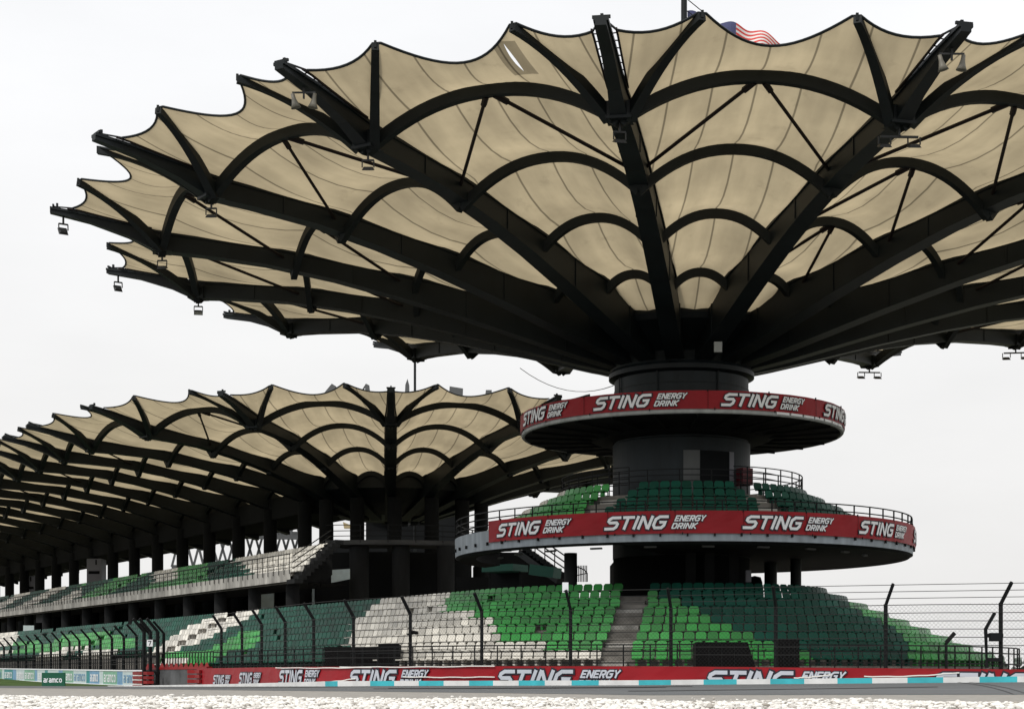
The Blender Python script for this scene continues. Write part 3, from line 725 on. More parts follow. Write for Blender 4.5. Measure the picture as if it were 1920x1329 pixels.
# concrete wall closing the opening, with red teeth along its top
wl = thing('opening_wall', 'plain grey concrete wall with red studs on top closing the gap between the two barriers', 'wall')
a, b = pxp(274, 1284, 91.0), pxp(393, 1284, 82.9)
mb = MB(); mb.bar((a[0], a[1], -.06), (b[0], b[1], -.06), .25, .95); mb.build('wall_body', mat('gap_wall', (.10, .105, .11), .85, .2, .45, 1.2), wl)
mb = MB(); mb.bar((a[0], a[1], .47), (b[0], b[1], .47), .3, .12); mb.build('coping', M['reddark'], wl)
for k in range(13):
    p = lerp(a, b, (k+.5)/13); mb = MB(); mb.box((p[0], p[1], .63), .22, .16, .2, taper=.35); mb.build('stud', M['reddark'], wl)
mb = MB(); p = pxp(295, 1275, 88); mb.box((p[0], p[1], -.12), .16, .16, .75); mb.box((p[0], p[1], .22), .22, .22, .14)
mb.build('marker_post', M['black'], None, label='short black marker post standing in front of the grey gap wall', category='post')

def fence(name, label, pts, ztop, lean, group=None, pd=.135, spacing=4.0, mesh=True, zb=-.5, start=0, mesh_from=.55):
    """catch fence: posts with leaning heads, cables, chain link"""
    t = thing(name, label, 'fence'); P = Path(pts); qs = np.arange(start, P.L, spacing)
    kz = ztop-.60
    for q in qs:
        x, y, tx, ty = P.at(q); nx, ny = -ty, tx; mb = MB()
        if x > 9: nx, ny = (x-7.7), (y-71.5); l_ = hypot(nx, ny); nx, ny = nx/l_*1.25, ny/l_*1.25
        mb.bar((x, y, zb), (x, y, kz), pd, pd, n=6); mb.sweep([(x, y, kz-.06), (x+nx*.04, y+ny*.04, kz+.02), (x+nx*lean, y+ny*lean, ztop)], .11, .13, n=6)
        mb.box((x, y, zb+.04), .3, .3, .05)
        mb.build('fence_post', M['rail'], t)
    zc = [kz-.05-.255*k for k in range(int((kz-.05-mesh_from)/.255)+1)]
    for z in zc:
        mb = MB(); mb.sweep([(*P.off(q, .08), z+.012*sin(q*.8)) for q in np.linspace(0, P.L, int(P.L/1.0)+1)], .022, .022); mb.build('cable', M['wire'], t)
    for f_ in (.28, .62, .96):
        mb = MB(); mb.sweep([(*P.off(q, lean*f_), kz+.6*f_) for q in np.linspace(0, P.L, int(P.L/1.0)+1)], .02, .02); mb.build('cable', M['wire'], t)
    if mesh:
        h = kz-.05+.03-(zb+.1); z0 = zb+.1; pitch = .13; wv = .0045
        mb = MB()
        for i in range(len(qs)-1):
            qa, qb = qs[i], qs[i+1]; Lp = qb-qa
            for sg in (1, -1):
                k = -h if sg == 1 else 0
                c = -h
                while c < Lp:
                    # wire u = c + w  (w = 0..h)
                    w0 = max(0, -c); w1 = min(h, Lp-c)
                    if w1 > w0+.02:
                        u0, u1 = c+w0, c+w1
                        if sg < 0: u0, u1 = Lp-u0, Lp-u1
                        p0 = P.off(qa+u0, .10+.004*sg); p1 = P.off(qa+u1, .10+.004*sg)
                        d = .0034
                        mb.quad((p0[0], p0[1], z0+w0-d), (p1[0], p1[1], z0+w1-d), (p1[0], p1[1], z0+w1+d), (p0[0], p0[1], z0+w0+d))
                    c += pitch
        mb.build('chain_link', M['wire'], t, kind='stuff')
    return t, P, qs
fpts = [bar.off(s, -.5) for s in np.linspace(0, Lb-.5, 90)]
fP = Path(fpts); s0 = fP.s_of_px(1877) % 3.5
main_fence, fPath, fqs = fence('catch_fence', 'tall catch fence of bent posts and wire mesh behind the red barrier', fpts, 2.92, .42, start=s0, spacing=3.5)
lf = [lbp.off(s, -.9) for s in np.linspace(0, lbp.L, 40)]
left_fence, lP, lqs = fence('catch_fence', 'tall catch fence of bent posts behind the pale blue barrier at far left', lf, 2.92, .55, mesh=False, start=.2, spacing=2.75, pd=.16)
mb = MB(); x, y = lf[0]
x -= .75
for dx in (-.35, 0, .4): mb.bar((x+dx, y-dx*.3, -.5), (x+dx, y-dx*.3, 2.4), .2, .2, n=6); mb.bar((x+dx, y-dx*.3, 2.38), (x+dx-.5, y-dx*.3-.3, 3.05), .16, .16, n=6)
for z in (.3, 1.1, 1.9): mb.bar((x-.35, y+.1, z), (x+.4, y-.12, z), .12)
mb.build('end_post', M['rail'], left_fence)
mb = MB(); p = pxp(281, 1205, 87.2); mb.box(p, .30, .04, .34); 
sg = mb.build('fence_sign', M['white'], None, label='small white square sign hung on the thick end post of the left fence', category='sign')
mb = MB(); strokes(mb, '7', lambda u, v, o: (p[0]-.09+u, p[1]-.02-o, p[2]-.12+v), 0, 0, .24, 1.0, 0, .2, .004, 0); mb.build('sign_mark', M['ink'], sg)
mb = MB()                                          # gate latch hardware on the right-hand post
q = fPath.s_of_px(1866); x, y = fPath.off(q, .0)
for dz, dx in ((.55, 0), (1.3, 0)): mb.box((x-.05, y-.1, dz), .5, .12, .12)
mb.sweep([(x-.30, y-.12, .3), (x-.34, y-.12, 1.5), (x-.05, y-.1, 2.0)], .09, .09); mb.box((x-.05, y-.14, 1.25), .34, .2, .26)
mb.build('gate_latch', M['rail'], main_fence)

# aramco board on the grass
brd = thing('advertising_board', 'dark green board with small white lettering standing on the grass bank at far left', 'sign')
a, b = pxp(79, 1288, 88.0), pxp(122, 1288, 87.4); mb = MB()
mb.bar((a[0], a[1], -.12), (b[0], b[1], -.12), .06, .74); mb.build('board', M['fgreen'], brd)
du = (b[0]-a[0], b[1]-a[1]); Ld = hypot(*du)
mb = MB(); strokes(mb, 'aramco', lambda u, v, o: (a[0]+du[0]*u/Ld, a[1]+du[1]*u/Ld-.03-o, -.25+v), .09, 0, .30, .80, 0, .17, .008, 0); mb.build('board_lettering', M['white'], brd)
mb = MB()
for t in (.1, .9):
    p = lerp(a, b, t); mb.box((p[0], p[1]+.1, -.4), .05, .05, .5)
mb.build('board_leg', M['wire'], brd)

#@@BOWL
# ================================================================== lower seating bowl
bowl = thing('seating_terrace', 'lower tier of green and white seats on concrete steps curving round the canopy tower', 'seating stand')
R0, TR, RISE, NR, Z0 = 13.95, .90, .366, 9, .43
def zrow(j): return Z0+RISE*j
COLS = {  # (from photograph x, colour) left to right
 8: [(-999, 's_white'), (28, 's_dark'), (395, 's_white'), (480, 's_dark'), (703, 's_white'), (838, 's_green'), (1190, 's_dark'), (3000, 's_dark')],
 7: [(-999, 's_white'), (32, 's_dark'), (372, 's_white'), (460, 's_dark'), (685, 's_white'), (828, 's_green'), (1235, 's_dark'), (1600, 's_dark')],
 6: [(-999, 's_white'), (25, 's_dark'), (110, 's_green'), (200, 's_dark'), (345, 's_white'), (445, 's_dark'), (680, 's_white'), (828, 's_green'), (1268, 's_dark'), (1602, 's_green'), (1640, 's_dark')],
 5: [(-999, 's_white'), (20, 's_green'), (70, 's_dark'), (95, 's_green'), (225, 's_dark'), (330, 's_white'), (420, 's_dark'), (662, 's_white'), (888, 's_green'), (1302, 's_dark'), (1625, 's_green'), (1672, 's_dark')],
 4: [(-999, 's_dark'), (40, 's_green'), (250, 's_dark'), (310, 's_white'), (392, 's_dark'), (440, 's_green'), (480, 's_dark'), (657, 's_white'), (912, 's_green'), (1338, 's_dark'), (1656, 's_green')],
 3: [(-999, 's_white'), (20, 's_green'), (110, 's_white'), (160, 's_dark'), (185, 's_green'), (250, 's_dark'), (296, 's_white'), (370, 's_dark'), (420, 's_green'), (485, 's_dark'), (650, 's_white'), (921, 's_green'), (1378, 's_dark'), (1685, 's_green')],
 2: [(-999, 's_dark'), (70, 's_white'), (120, 's_dark'), (150, 's_white'), (215, 's_dark'), (284, 's_white'), (330, 's_dark'), (392, 's_green'), (470, 's_dark'), (650, 's_white'), (934, 's_green'), (1415, 's_dark'), (1700, 's_green')],
 1: [(-999, 's_dark'), (60, 's_green'), (150, 's_white'), (180, 's_dark'), (300, 's_green'), (420, 's_dark'), (648, 's_white'), (1024, 's_green'), (1455, 's_dark'), (1704, 's_green')],
 0: [(-999, 's_green'), (120, 's_white'), (165, 's_dark'), (290, 's_white'), (345, 's_green'), (400, 's_dark'), (648, 's_white'), (1125, 's_green'), (1522, 's_dark'), (1712, 's_green')],
}
items = []; aisles = [(1150, 1192)]
for j in range(NR):
    r = R0-TR*j; P = bowl_path(r); inn = bowl_path(r-TR if j < NR-1 else r-2.2)
    # step: tread from r+.35 back, riser in front
    fr = bowl_path(r+.42); bk = bowl_path(r+.42-TR if j < NR-1 else r-2.6); N = 190; z = zrow(j)
    mb = MB()
    sa = np.unique(np.concatenate([np.linspace(0, 1, 120)]))
    # sample by matching point index of the generating polylines
    A_, B_ = fr.p, bk.p
    if j < 2:                            # the two lowest rows end where the gap wall stands
        for kk in range(92, len(A_)):
            if CX+F*A_[kk][0]/A_[kk][1] < 292: A_, B_ = A_[:kk], B_[:kk]; break
    for k in range(len(A_)-1):
        a, b, c, d = A_[k], A_[k+1], B_[k+1], B_[k]
        mb.quad((a[0], a[1], z), (b[0], b[1], z), (c[0], c[1], z), (d[0], d[1], z))
        zb = (zrow(j-1) if j else -.56)
        if j == 2 and k > 92 and CX+F*a[0]/a[1] < 300: zb = -.56
        mb.quad((a[0], a[1], zb), (b[0], b[1], zb), (b[0], b[1], z), (a[0], a[1], z))
    if j == NR-1:
        for k in range(len(A_)-1):
            c, d = B_[k+1], B_[k]; mb.quad((c[0], c[1], -.56), (d[0], d[1], -.56), (d[0], d[1], z), (c[0], c[1], z))
    # end faces
    for k in (0, len(A_)-1):
        a, d = A_[k], B_[k]; mb.quad((a[0], a[1], -.56), (d[0], d[1], -.56), (d[0], d[1], z), (a[0], a[1], z))
    mb.build('concrete_step', M['concrete'], bowl)
    sx = lambda px: P.s_of_px(px, lo=P.L*.02)
    sL = P.s[60]       # where the front faces the camera
    rs = P.s_of_px(3000, 0, 1)
    th = COLS[j]; cut = []
    qs = np.linspace(P.s[8], P.L, 900); pxs = np.array([CX+F*np.interp(q, P.s, P.p[:, 0])/np.interp(q, P.s, P.p[:, 1]) for q in qs])
    tang = int(np.argmax(pxs))                # beyond this the row turns behind itself
    q = P.s[8]; pitch = .462; ax = aisles[0][0]+(aisles[0][1]-aisles[0][0])*j/8
    qa = float(qs[tang:][np.argmin(np.abs(pxs[tang:]-ax))])
    k = 0
    side_right = np.arange(qa-.85, P.s[8], -pitch); side_left = np.arange(qa+.75, P.L, pitch)
    for q in np.concatenate([side_right, side_left]):
        x, y, tx, ty = P.at(q); px = CX+F*x/y; nx, ny = -ty, tx
        dq = q-qa
        if j < 2 and px < 298: break
        if dq > 24 and (dq % 19.5) < 1.1: continue        # further stairways
        if dq > 2 and random.random() < .012: continue
        c_ = [c for xx, c in th if xx <= px][-1]
        if q < qs[tang] and c_ == 's_green': c_ = 's_dark'
        items.append((x, y, z, nx, ny, c_))
    # stairway treads between the rows
    P2 = bowl_path(r+.42+.02)
    x, y, tx, ty = P.at(qa); nx, ny = -ty, tx
    mb = MB(); a = atan2(ty, tx); mb.box((x+nx*(.42+.13), y+ny*(.42+.13), z-RISE/2-.095), 1.15, .28, RISE/2-.005, a)
    mb.build('stair_tread', M['conc_pale'] if j % 2 else M['concrete'], bowl)
place_seats(items, bowl)
# front guard rail of the bowl
gr = bowl_path(R0+.85)
q1 = gr.s_of_px(400, gr.s[60])
mb = MB()
railing(bowl, lambda s: gr.at(gr.s[14]+s)[:2], q1-gr.s[14], -.5, 1.22, (1.22, .98, .55), 1.0, pw=.05, rw=.05)
q2 = gr.s_of_px(292, gr.s[60])
railing(bowl, lambda s: gr.at(q1+s)[:2], q2-q1, -.5, 1.25, (1.25, .35), .42, pw=.045, rw=.05)
gl = bowl_path(R0-TR*2+.75); q3 = gl.s_of_px(284, gl.s[60])
railing(bowl, lambda s: gl.at(q3+s)[:2], gl.L-q3-1, .3, 1.55, (1.55, .9), .45, pw=.05, rw=.05, foot=.7)

# black covered screens and cabinets standing between fence and seats
def cover(name, label, x0, x1, ytop, d, depth, slant=0.0, group=None):
    a = pxp(x0, ytop, d); b = pxp(x1, ytop, d); z1 = a[2]; mb = MB(); z0 = -.5
    xm = (a[0]+b[0])/2; W = b[0]-a[0]
    v = [(a[0], d, z0), (b[0]+slant*1.5, d, z0), (b[0]+slant*1.5, d+depth, z0), (a[0], d+depth, z0), (a[0], d, z1), (b[0], d, z1), (b[0]-.0, d+depth, z1-.04), (a[0], d+depth, z1-.04)]
    mb.v = v; mb.f = [(0, 3, 2, 1), (4, 5, 6, 7), (0, 1, 5, 4), (1, 2, 6, 5), (2, 3, 7, 6), (3, 0, 4, 7)]; mb.m = [0]*6
    t = thing(name, label, 'cabinet'); mb.build('cover', M['black'], t)
    mb = MB(); mb.box((xm, d+depth/2, -.44), W+.5+slant, depth+.3, .12); mb.build('base', M['black'], t)
    mb = MB()
    for k in range(1, 4): mb.box((a[0]+W*k/4, d-.012, (z0+z1)/2), .02, .02, z1-z0-.2)
    mb.build('seam', M['rail'], t); return t
cover('covered_screen', 'large black covered screen with slanting right side standing in front of the bright green seats', 1305, 1402, 1203, 58.2, 1.0, slant=.35)
cover('speaker_cabinet', 'tall narrow black cabinet in front of the dark green seats, right of the screen', 1460, 1499, 1198, 58.6, .8)
cover('covered_screen', 'long low black covered box in front of the dark green and white seats', 608, 706, 1212, 70.0, 1.2)
cover('covered_screen', 'squarer black covered box at the right end of the long one before the white seats', 709, 748, 1206, 69.0, 1.4, slant=.1)
cover('covered_screen', 'black covered box behind the pale blue barrier near the end of the left fence', 212, 264, 1227, 103.5, 1.2)
cover('covered_screen', 'small dark covered box behind the pale blue barrier further left', 42, 72, 1230, 150, 1.2)

#@@TOWER
# ================================================================== the canopy tower
tower = thing('canopy_tower', 'huge umbrella roofed tower with dark ribs, tan fabric, a round viewing deck and red banners', 'tower', (C[0], C[1], -.5))
anchor = bpy.data.objects.new('roof_anchor', None)
def T0(): return tower
TH0 = .184
can = Canopy([((C[0], C[1]), TH0+k*2*pi/16) for k in range(-8, 9)], 1.0, 0.0)
for i in range(16):
    can.rib(i, tower)
    o_ = can.membrane(i, tower)
    if i == 8: TORN_BAY = o_
    for j in range(4): can.arch(i, j, tower)
    can.arms(i, tower); can.edge(i, tower)
    can.strut(i, 3, tower)
    if i in (5, 6, 10, 11, 4, 12): can.strut(i, 2, tower)
    if i in (6,): can.strut(i, 1, tower)
can.tilt([o for o in tower.children if o.data], C[0], .013)
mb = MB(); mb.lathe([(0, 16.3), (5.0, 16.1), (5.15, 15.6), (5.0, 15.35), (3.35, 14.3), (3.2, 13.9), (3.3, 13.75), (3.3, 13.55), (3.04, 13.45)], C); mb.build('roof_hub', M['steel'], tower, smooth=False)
mb = MB(); mb.lathe([(3.04, 13.6), (3.04, 10.6), (3.12, 10.55), (3.12, 5.38)], C, 96); mb.build('drum', M['drum'], tower)
mb = MB(); mb.lathe([(3.10, 5.38), (3.10, -.56)], C, 60); mb.build('drum_foot', M['void'], tower)  # same drum lower down, shade under the deck painted in as near-black
for z_ in (12.25, 12.95): mb = MB(); mb.lathe([(3.035, z_), (3.062, z_), (3.062, z_+.05), (3.035, z_+.05)], C, 96); mb.build('drum_joint', M['steel'], tower)
for a_ in (-.55, .35, 1.1):
    th = PHI0+a_; mb = MB(); mb.bar((C[0]-3.1*sin(th), C[1]-3.1*cos(th), 11.9), (C[0]-3.1*sin(th), C[1]-3.1*cos(th), 13.6), .06); mb.build('conduit', M['steel'], tower)
for k in range(10):
    th = PHI0-1.25+k*.28; mb = MB(); mb.box((C[0]-8.4*sin(th), C[1]-8.4*cos(th), 5.33), .5, .16, .07, -th); mb.build('soffit_light', M['greybox'], tower)
for k in range(24):
    th = 2*pi*k/24; mb = MB(); mb.bar((C[0]-3.3*sin(th), C[1]-3.3*cos(th), 10.78), (C[0]-7.1*sin(th), C[1]-7.1*cos(th), 10.90), .07, .10); mb.build('soffit_rib', M['soffit'], tower)
mb = MB(); mb.lathe([(3.10, 11.25), (3.16, 11.25), (3.16, 11.36), (3.10, 11.36)], C, 96); mb.build('drum_band', M['steel'], tower)
# white light box under the ribs, seen against the hub
mb = MB(); p = pxp(1346, 651, 72.6); mb.box(p, .34, .2, .44); mb.build('hub_light', M['glass'], None, label='small pale floodlight box under the ribs just right of the tower drum top', category='floodlight')
# upper disc with its banner
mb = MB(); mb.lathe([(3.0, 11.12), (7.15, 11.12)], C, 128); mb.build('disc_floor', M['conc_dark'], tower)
mb = MB(); mb.lathe([(7.15, 11.14), (7.27, 11.14), (7.29, 10.97), (7.25, 10.93), (7.15, 10.93)], C, 128); mb.build('disc_rim', M['rimgrey'], tower)
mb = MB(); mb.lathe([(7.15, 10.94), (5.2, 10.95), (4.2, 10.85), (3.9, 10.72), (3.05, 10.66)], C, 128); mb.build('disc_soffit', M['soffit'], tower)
dp = lambda s: (C[0]-7.12*sin(s/7.12), C[1]-7.12*cos(s/7.12))
railing(tower, dp, 2*pi*7.12, 11.12, 11.86, (11.86, 11.5), 1.24, rw=.04)
def cyl(r, u, v, o, zb): a = PHI0-u/r; return (C[0]-(r+o)*sin(a), C[1]-(r+o)*cos(a), zb+v)
def ring_banner(r, zb, zt, a0, a1, starts, vh, vo, name, m=M['red']):
    """a0..a1 are angles measured to the right of the camera line"""
    mb = MB(); n = 96
    for k in range(n):
        u0, u1 = r*(a0+(a1-a0)*k/n), r*(a0+(a1-a0)*(k+1)/n)
        def wv(u, v): return .010*sin(u*2.3+v*3)+.007*sin(u*6.1-v*5)+.005*sin(u*13+v*9)
        hh_ = zt-zb
        for q in range(4):
            v0, v1 = hh_*q/4, hh_*(q+1)/4
            mb.quad(cyl(r, u0, v0, wv(u0, v0), zb), cyl(r, u1, v0, wv(u1, v0), zb), cyl(r, u1, v1, wv(u1, v1), zb), cyl(r, u0, v1, wv(u0, v1), zb))
    b = mb.build(name, m, tower)
    u = r*a0+.9
    while u < r*a1:                            # stitched joints and ties
        mb = MB(); mb.quad(cyl(r, u, .01, .026, zb), cyl(r, u+.025, .01, .026, zb), cyl(r, u+.025, zt-zb-.01, .026, zb), cyl(r, u, zt-zb-.01, .026, zb)); mb.build('banner_joint', M['seamred'], b)
        mb = MB(); c = cyl(r, u, zt-zb, 0, zb); mb.box(c, .05, .05, .10); c = cyl(r, u+.3, 0, 0, zb); mb.box(c, .04, .05, .09); mb.build('banner_tie', M['rail'], b, kind='stuff')
        u += 2.72
    for s_ in starts: logo(b, lambda u, v, o: cyl(r, u, v, o, zb), r*s_, vo, vh, M['white'])
    return b
ring_banner(7.33, 11.10, 11.86, -2.2, 2.1, (-2.02, -1.27, -.5236, .2236, .97), .53, .12, 'upper_banner')
mb = MB()                                        # torn lower edge: pale boards behind the banner foot at right
for k in range(7):
    a = PHI0-(.62+k*.105); mb.box((C[0]-7.31*sin(a), C[1]-7.31*cos(a), 11.05), .66, .02, .10, -a)
mb.build('rim_board', M['white'], tower)
# seating deck: floor, soffit, fascia
A_OPEN = 1.95
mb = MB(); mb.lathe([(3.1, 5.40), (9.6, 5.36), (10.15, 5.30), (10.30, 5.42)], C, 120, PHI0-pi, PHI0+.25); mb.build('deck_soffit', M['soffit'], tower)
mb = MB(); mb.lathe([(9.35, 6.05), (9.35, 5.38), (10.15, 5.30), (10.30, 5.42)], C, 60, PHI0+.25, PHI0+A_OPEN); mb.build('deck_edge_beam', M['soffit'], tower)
mb = MB(); mb.lathe([(10.30, 5.40), (10.32, 6.22), (10.18, 6.22), (10.18, 6.06), (9.0, 6.06)], C, 160, PHI0-pi, PHI0+A_OPEN); mb.build('deck_fascia', M['greyfascia'], tower)
ring_banner(10.40, 5.70, 6.60, -.895, 2.35, (-.829, -.298, .233, .764, 1.295, 1.826), .53, .18, 'deck_banner')
dq = lambda s: (C[0]-10.26*sin(s/10.26), C[1]-10.26*cos(s/10.26))
dq2 = lambda s: dq(s+10.26*(PHI0-pi))
railing(tower, dq2, (pi+A_OPEN)*10.26, 5.62, 7.02, (7.02, 6.74, 6.46), 1.02, rw=.045, pw=.055)
mb = MB()
for k in range(50):
    a = PHI0-pi+(pi+A_OPEN)*k/49; mb.box((C[0]-10.36*sin(a), C[1]-10.36*cos(a), 5.66), .07, .08, .14, -a)
mb.build('rail_brackets', M['rail'], tower, kind='stuff')
items = []; rows = [(5.87+.81*j, 7.72-.42*j) for j in range(5)]
DTOP = 8.14
for j, (r, z) in enumerate(rows):
    mb = MB(); ri = 3.1 if j == 0 else r-.39
    mb.lathe([(ri, z), (r+.42, z), (r+.42, (rows[j+1][1] if j < 4 else 6.06))], C, 120, -1.95-PHI0*0+PHI0, 1.95+PHI0)
    mb.build('deck_step', M['concrete'], tower)
    n = int(3.5*r/.47)
    for k in range(n+1):
        a = -1.75+3.5*k/n                        # left positive
        if abs(a-.47)*r < .62 or abs(a+.50)*r < .62: continue
        c_ = 's_dark' if a < .47 else ('s_green' if a < 1.17 else 's_white')
        th = PHI0+a; items.append((C[0]-r*sin(th), C[1]-r*cos(th), z, -sin(th), -cos(th), c_))
    for aa in (.47, -.50):
        th = PHI0+aa; rr = r+.42+.14; zz = z-.42+.105 if j < 4 else None
        if zz: mb = MB(); mb.box((C[0]-rr*sin(th), C[1]-rr*cos(th), zz), 1.05, .28, .20, -th); mb.build('stair_tread', M['conc_pale'], tower)
place_seats(items, tower, 300)
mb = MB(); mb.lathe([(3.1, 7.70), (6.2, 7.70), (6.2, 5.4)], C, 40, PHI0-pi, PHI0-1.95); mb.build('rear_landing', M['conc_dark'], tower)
dr = lambda s: (C[0]-5.45*sin(s/5.45+.42+PHI0), C[1]-5.45*cos(s/5.45+.42+PHI0))
railing(tower, dr, 5.45*(2*pi-.84), 7.7, 9.0, (9.0, 8.75, 8.5, 8.25), 1.0, rw=.04)
df = lambda s: (C[0]-4.6*sin(s/4.6-1.2+PHI0), C[1]-4.6*cos(s/4.6-1.2+PHI0))
railing(tower, df, 4.6*2.4, 7.7, 8.95, (8.95, 8.7, 8.45), 1.4, rw=.035)
# doorway in the drum: pale curved reveal, dark leaf, jamb
def drum_panel(a0, a1, z0, z1, r, m, name):
    mb = MB(); mb.lathe([(r, z0), (r, z1)], C, 10, a0, a1); mb.lathe([(r, z1), (3.1, z1+.0)], C, 10, a0, a1); mb.build(name, m, tower)
drum_panel(PHI0-.26, PHI0-.03, 7.72, 9.95, 3.17, mat('door_reveal', (.12, .125, .125), .7, .2, .3, 2, streak=4), 'door_surround')
drum_panel(PHI0-.72, PHI0-.27, 7.72, 9.95, 3.16, M['void'], 'doorway')
drum_panel(PHI0-.82, PHI0-.73, 7.72, 9.95, 3.18, M['greybox'], 'door_jamb')
mb = MB(); p = pxp(1396, 894, 75.6); mb.box(p, .55, .5, .75, .5); cab = mb.build('hose_cabinet', mat('cabinet_red', (.09, .006, .012), .5, .4), None, label='dark red cabinet beside the drum doorway on the upper deck', category='cabinet')
# columns under the deck and rooms behind them
for (x, y, w_) in ((2.55, 74.3, .56), (12.15, 80.3, .6), (12.95, 78.0, .5)):
    mb = MB(); mb.lathe([(w_/2, -.56), (w_/2, 5.4)], (x, y), 20); mb.build('deck_column', M['steel'], tower, smooth=True)
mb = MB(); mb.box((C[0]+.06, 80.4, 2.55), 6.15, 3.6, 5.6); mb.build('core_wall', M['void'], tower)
for x in (1295, 1330, 1375):
    mb = MB(); p = pxp(x, 1060, 74.0); mb.box((p[0], p[1], 3.2), .42, .3, 4.4); mb.build('core_pier', M['conc_dark'], tower)
mb = MB(); p = pxp(1340, 1023, 73); mb.box(p, .62, .3, .12); mb.build('strip_light', M['greybox'], None, label='dim rectangular light fitting under the deck soffit at centre', category='light fitting')
mb = MB(); p = pxp(1403, 1080, 73); mb.box(p, .22, .3, .5); mb.build('wall_unit', M['greybox'], None, label='small grey box hanging beside the sky gap under the deck', category='box')
t = None
# black domed bin under deck against the sky
bt = thing('domed_bin', 'black domed bin showing against the sky under the deck', 'bin')
mb = MB(); p = pxp(1415, 1092, 78.5); mb.lathe([(0, p[2]+.32), (.28, p[2]+.25), (.36, p[2]), (.36, p[2]-.8)], (p[0], p[1]), 20); mb.build('bin_body', M['black'], bt, smooth=True)
for o in list(tower.children):
    o.location = (o.location[0]-tower.location[0], o.location[1]-tower.location[1], o.location[2]-tower.location[2])

# patched tear in the roof fabric
def on_fabric(i, px, py):
    best = None
    for r in np.linspace(23.3, 26.9, 90):
        for t in np.linspace(.05, .95, 180):
            if r > edge_r(t)-.1: continue
            x, y, z = can.bp(i, r, t, can.memz(r, t)); z -= .013*(x-C[0]); e = (CX+F*x/y-px)**2+(HY-F*z/y-py)**2
            if best is None or e < best[0]: best = (e, ((t-.5)*can.width(i, r), r))
    return best[1]
torn = fabric('torn_roof_fabric', (0.50, 0.415, 0.268), (0.38, 0.345, 0.27), tear=(on_fabric(8, 945, 83), on_fabric(8, 982, 134)))
TORN_BAY.data.materials[0] = torn
# floodlights and horns
def floodlight(label, p, yaw, n=1, tilt=.5):
    t = thing('floodlight', label, 'floodlight', p, 'floodlights hanging from the canopy ribs')
    mb = MB(); mb.bar((0, 0, .62), (0, 0, .18), .07)
    if n > 1: mb.bar((-.62, 0, .2), (.62, 0, .2), .07)
    else: mb.bar((-.2, 0, .2), (.2, 0, .2), .06)
    xs = (-.48, .48) if n > 1 else (0,)
    for x in xs:
        for q in (-.2, .2): mb.bar((x+q, 0, .2), (x+q, -.02, -.05), .04)
    mb.build('bracket', M['lamp'], t)
    for x in xs:
        mb = MB(); c, s = cos(tilt), sin(tilt)
        def L(a, b, z): return (x+a, b*c-z*s, b*s+z*c-.08)
        W, D, Hh = .21, .18, .05
        pts = [L(-W, -D, -Hh), L(W, -D, -Hh), L(W, D, -Hh), L(-W, D, -Hh), L(-W*.7, -D*.7, Hh), L(W*.7, -D*.7, Hh), L(W*.7, D*.7, Hh), L(-W*.7, D*.7, Hh)]
        mb.v = pts; mb.f = [(0, 3, 2, 1), (4, 5, 6, 7), (0, 1, 5, 4), (1, 2, 6, 5), (2, 3, 7, 6), (3, 0, 4, 7)]; mb.m = [0]*6
        b = mb.build('lamp_head', M['lamp'], t)
        mb = MB(); mb.poly([L(-W*.85, -D*.82, -Hh-.006), L(-W*.85, D*.82, -Hh-.006), L(W*.85, D*.82, -Hh-.006), L(W*.85, -D*.82, -Hh-.006)]); mb.build('lamp_glass', M['glass'], b)
    t.rotation_euler = (0, 0, yaw); return t
LAB = {7: ('pair of floodlights under the rib node above and right of the tower', 2), 8: ('single floodlight under the rib node straight above the tower drum', 1), 9: ('floodlight under the rib node left of the central rib', 1),
       10: ('floodlight under the second rib node from the central rib to the left', 1), 11: ('floodlight under the leftmost rib node of the big canopy', 1), 12: ('floodlight under the low left rib node seen against the sky', 1),
       1: ('pair of floodlights hanging low at right under the back rib against the sky', 2), 2: ('pair of floodlights hanging at the far right edge against the sky', 2)}
for i, (lb, n) in LAB.items():
    x, y = can.rp(i, 23.2); p = (x, y, 17.88-.55-.013*(x-C[0]))
    floodlight(lb, p, random.uniform(-.25, .25), n, tilt=.35 if i != 12 else -.3)
for i, lb in ((11, 'floodlight dangling from the leftmost rib tip against the sky'), (12, 'floodlight dangling from the lower left rib tip against the sky')):
    x, y = can.rp(i, 27.3); floodlight(lb, (x, y, rt(27.3, 2)-.52-.013*(x-C[0])), .6, 1, tilt=1.0)
def horns(label, i, r):
    x, y = can.rp(i, r); z = rt(r, 2); z -= .013*(x-C[0]); t = thing('horn_speaker', label, 'loudspeaker', (x, y, z-.45), 'horn speakers under the canopy tips')
    mb = MB(); mb.bar((0, 0, .5), (0, 0, .1), .06); mb.bar((-.38, 0, .3), (.38, 0, .3), .05); mb.build('bracket', M['lamp'], t)
    for x_, a in ((-.30, -.25), (.32, .15)):
        mb = MB(); prof = [(0, .28), (.06, .27), (.07, .10), (.11, -.06), (.17, -.20), (.155, -.20), (.09, -.04)]
        i0 = len(mb.v); n = 16
        for k in range(n):
            for rr, zz in prof:
                px_, py_ = rr*cos(2*pi*k/n), rr*sin(2*pi*k/n)*.8; mb.v.append((x_+px_*cos(a)+zz*sin(a), py_, zz*cos(a)-px_*sin(a)))
        P_ = len(prof)
        for k in range(n):
            for j in range(P_-1): mb.f.append((k*P_+j, k*P_+j+1, ((k+1) % n)*P_+j+1, ((k+1) % n)*P_+j)); mb.m.append(0)
        mb.build('horn', M['horn'], t, smooth=True)
horns('pair of pale horn loudspeakers under the right-hand rib tip', 7, 26.9)
horns('pair of grey horn loudspeakers under the rib tip at upper left', 9, 26.6)

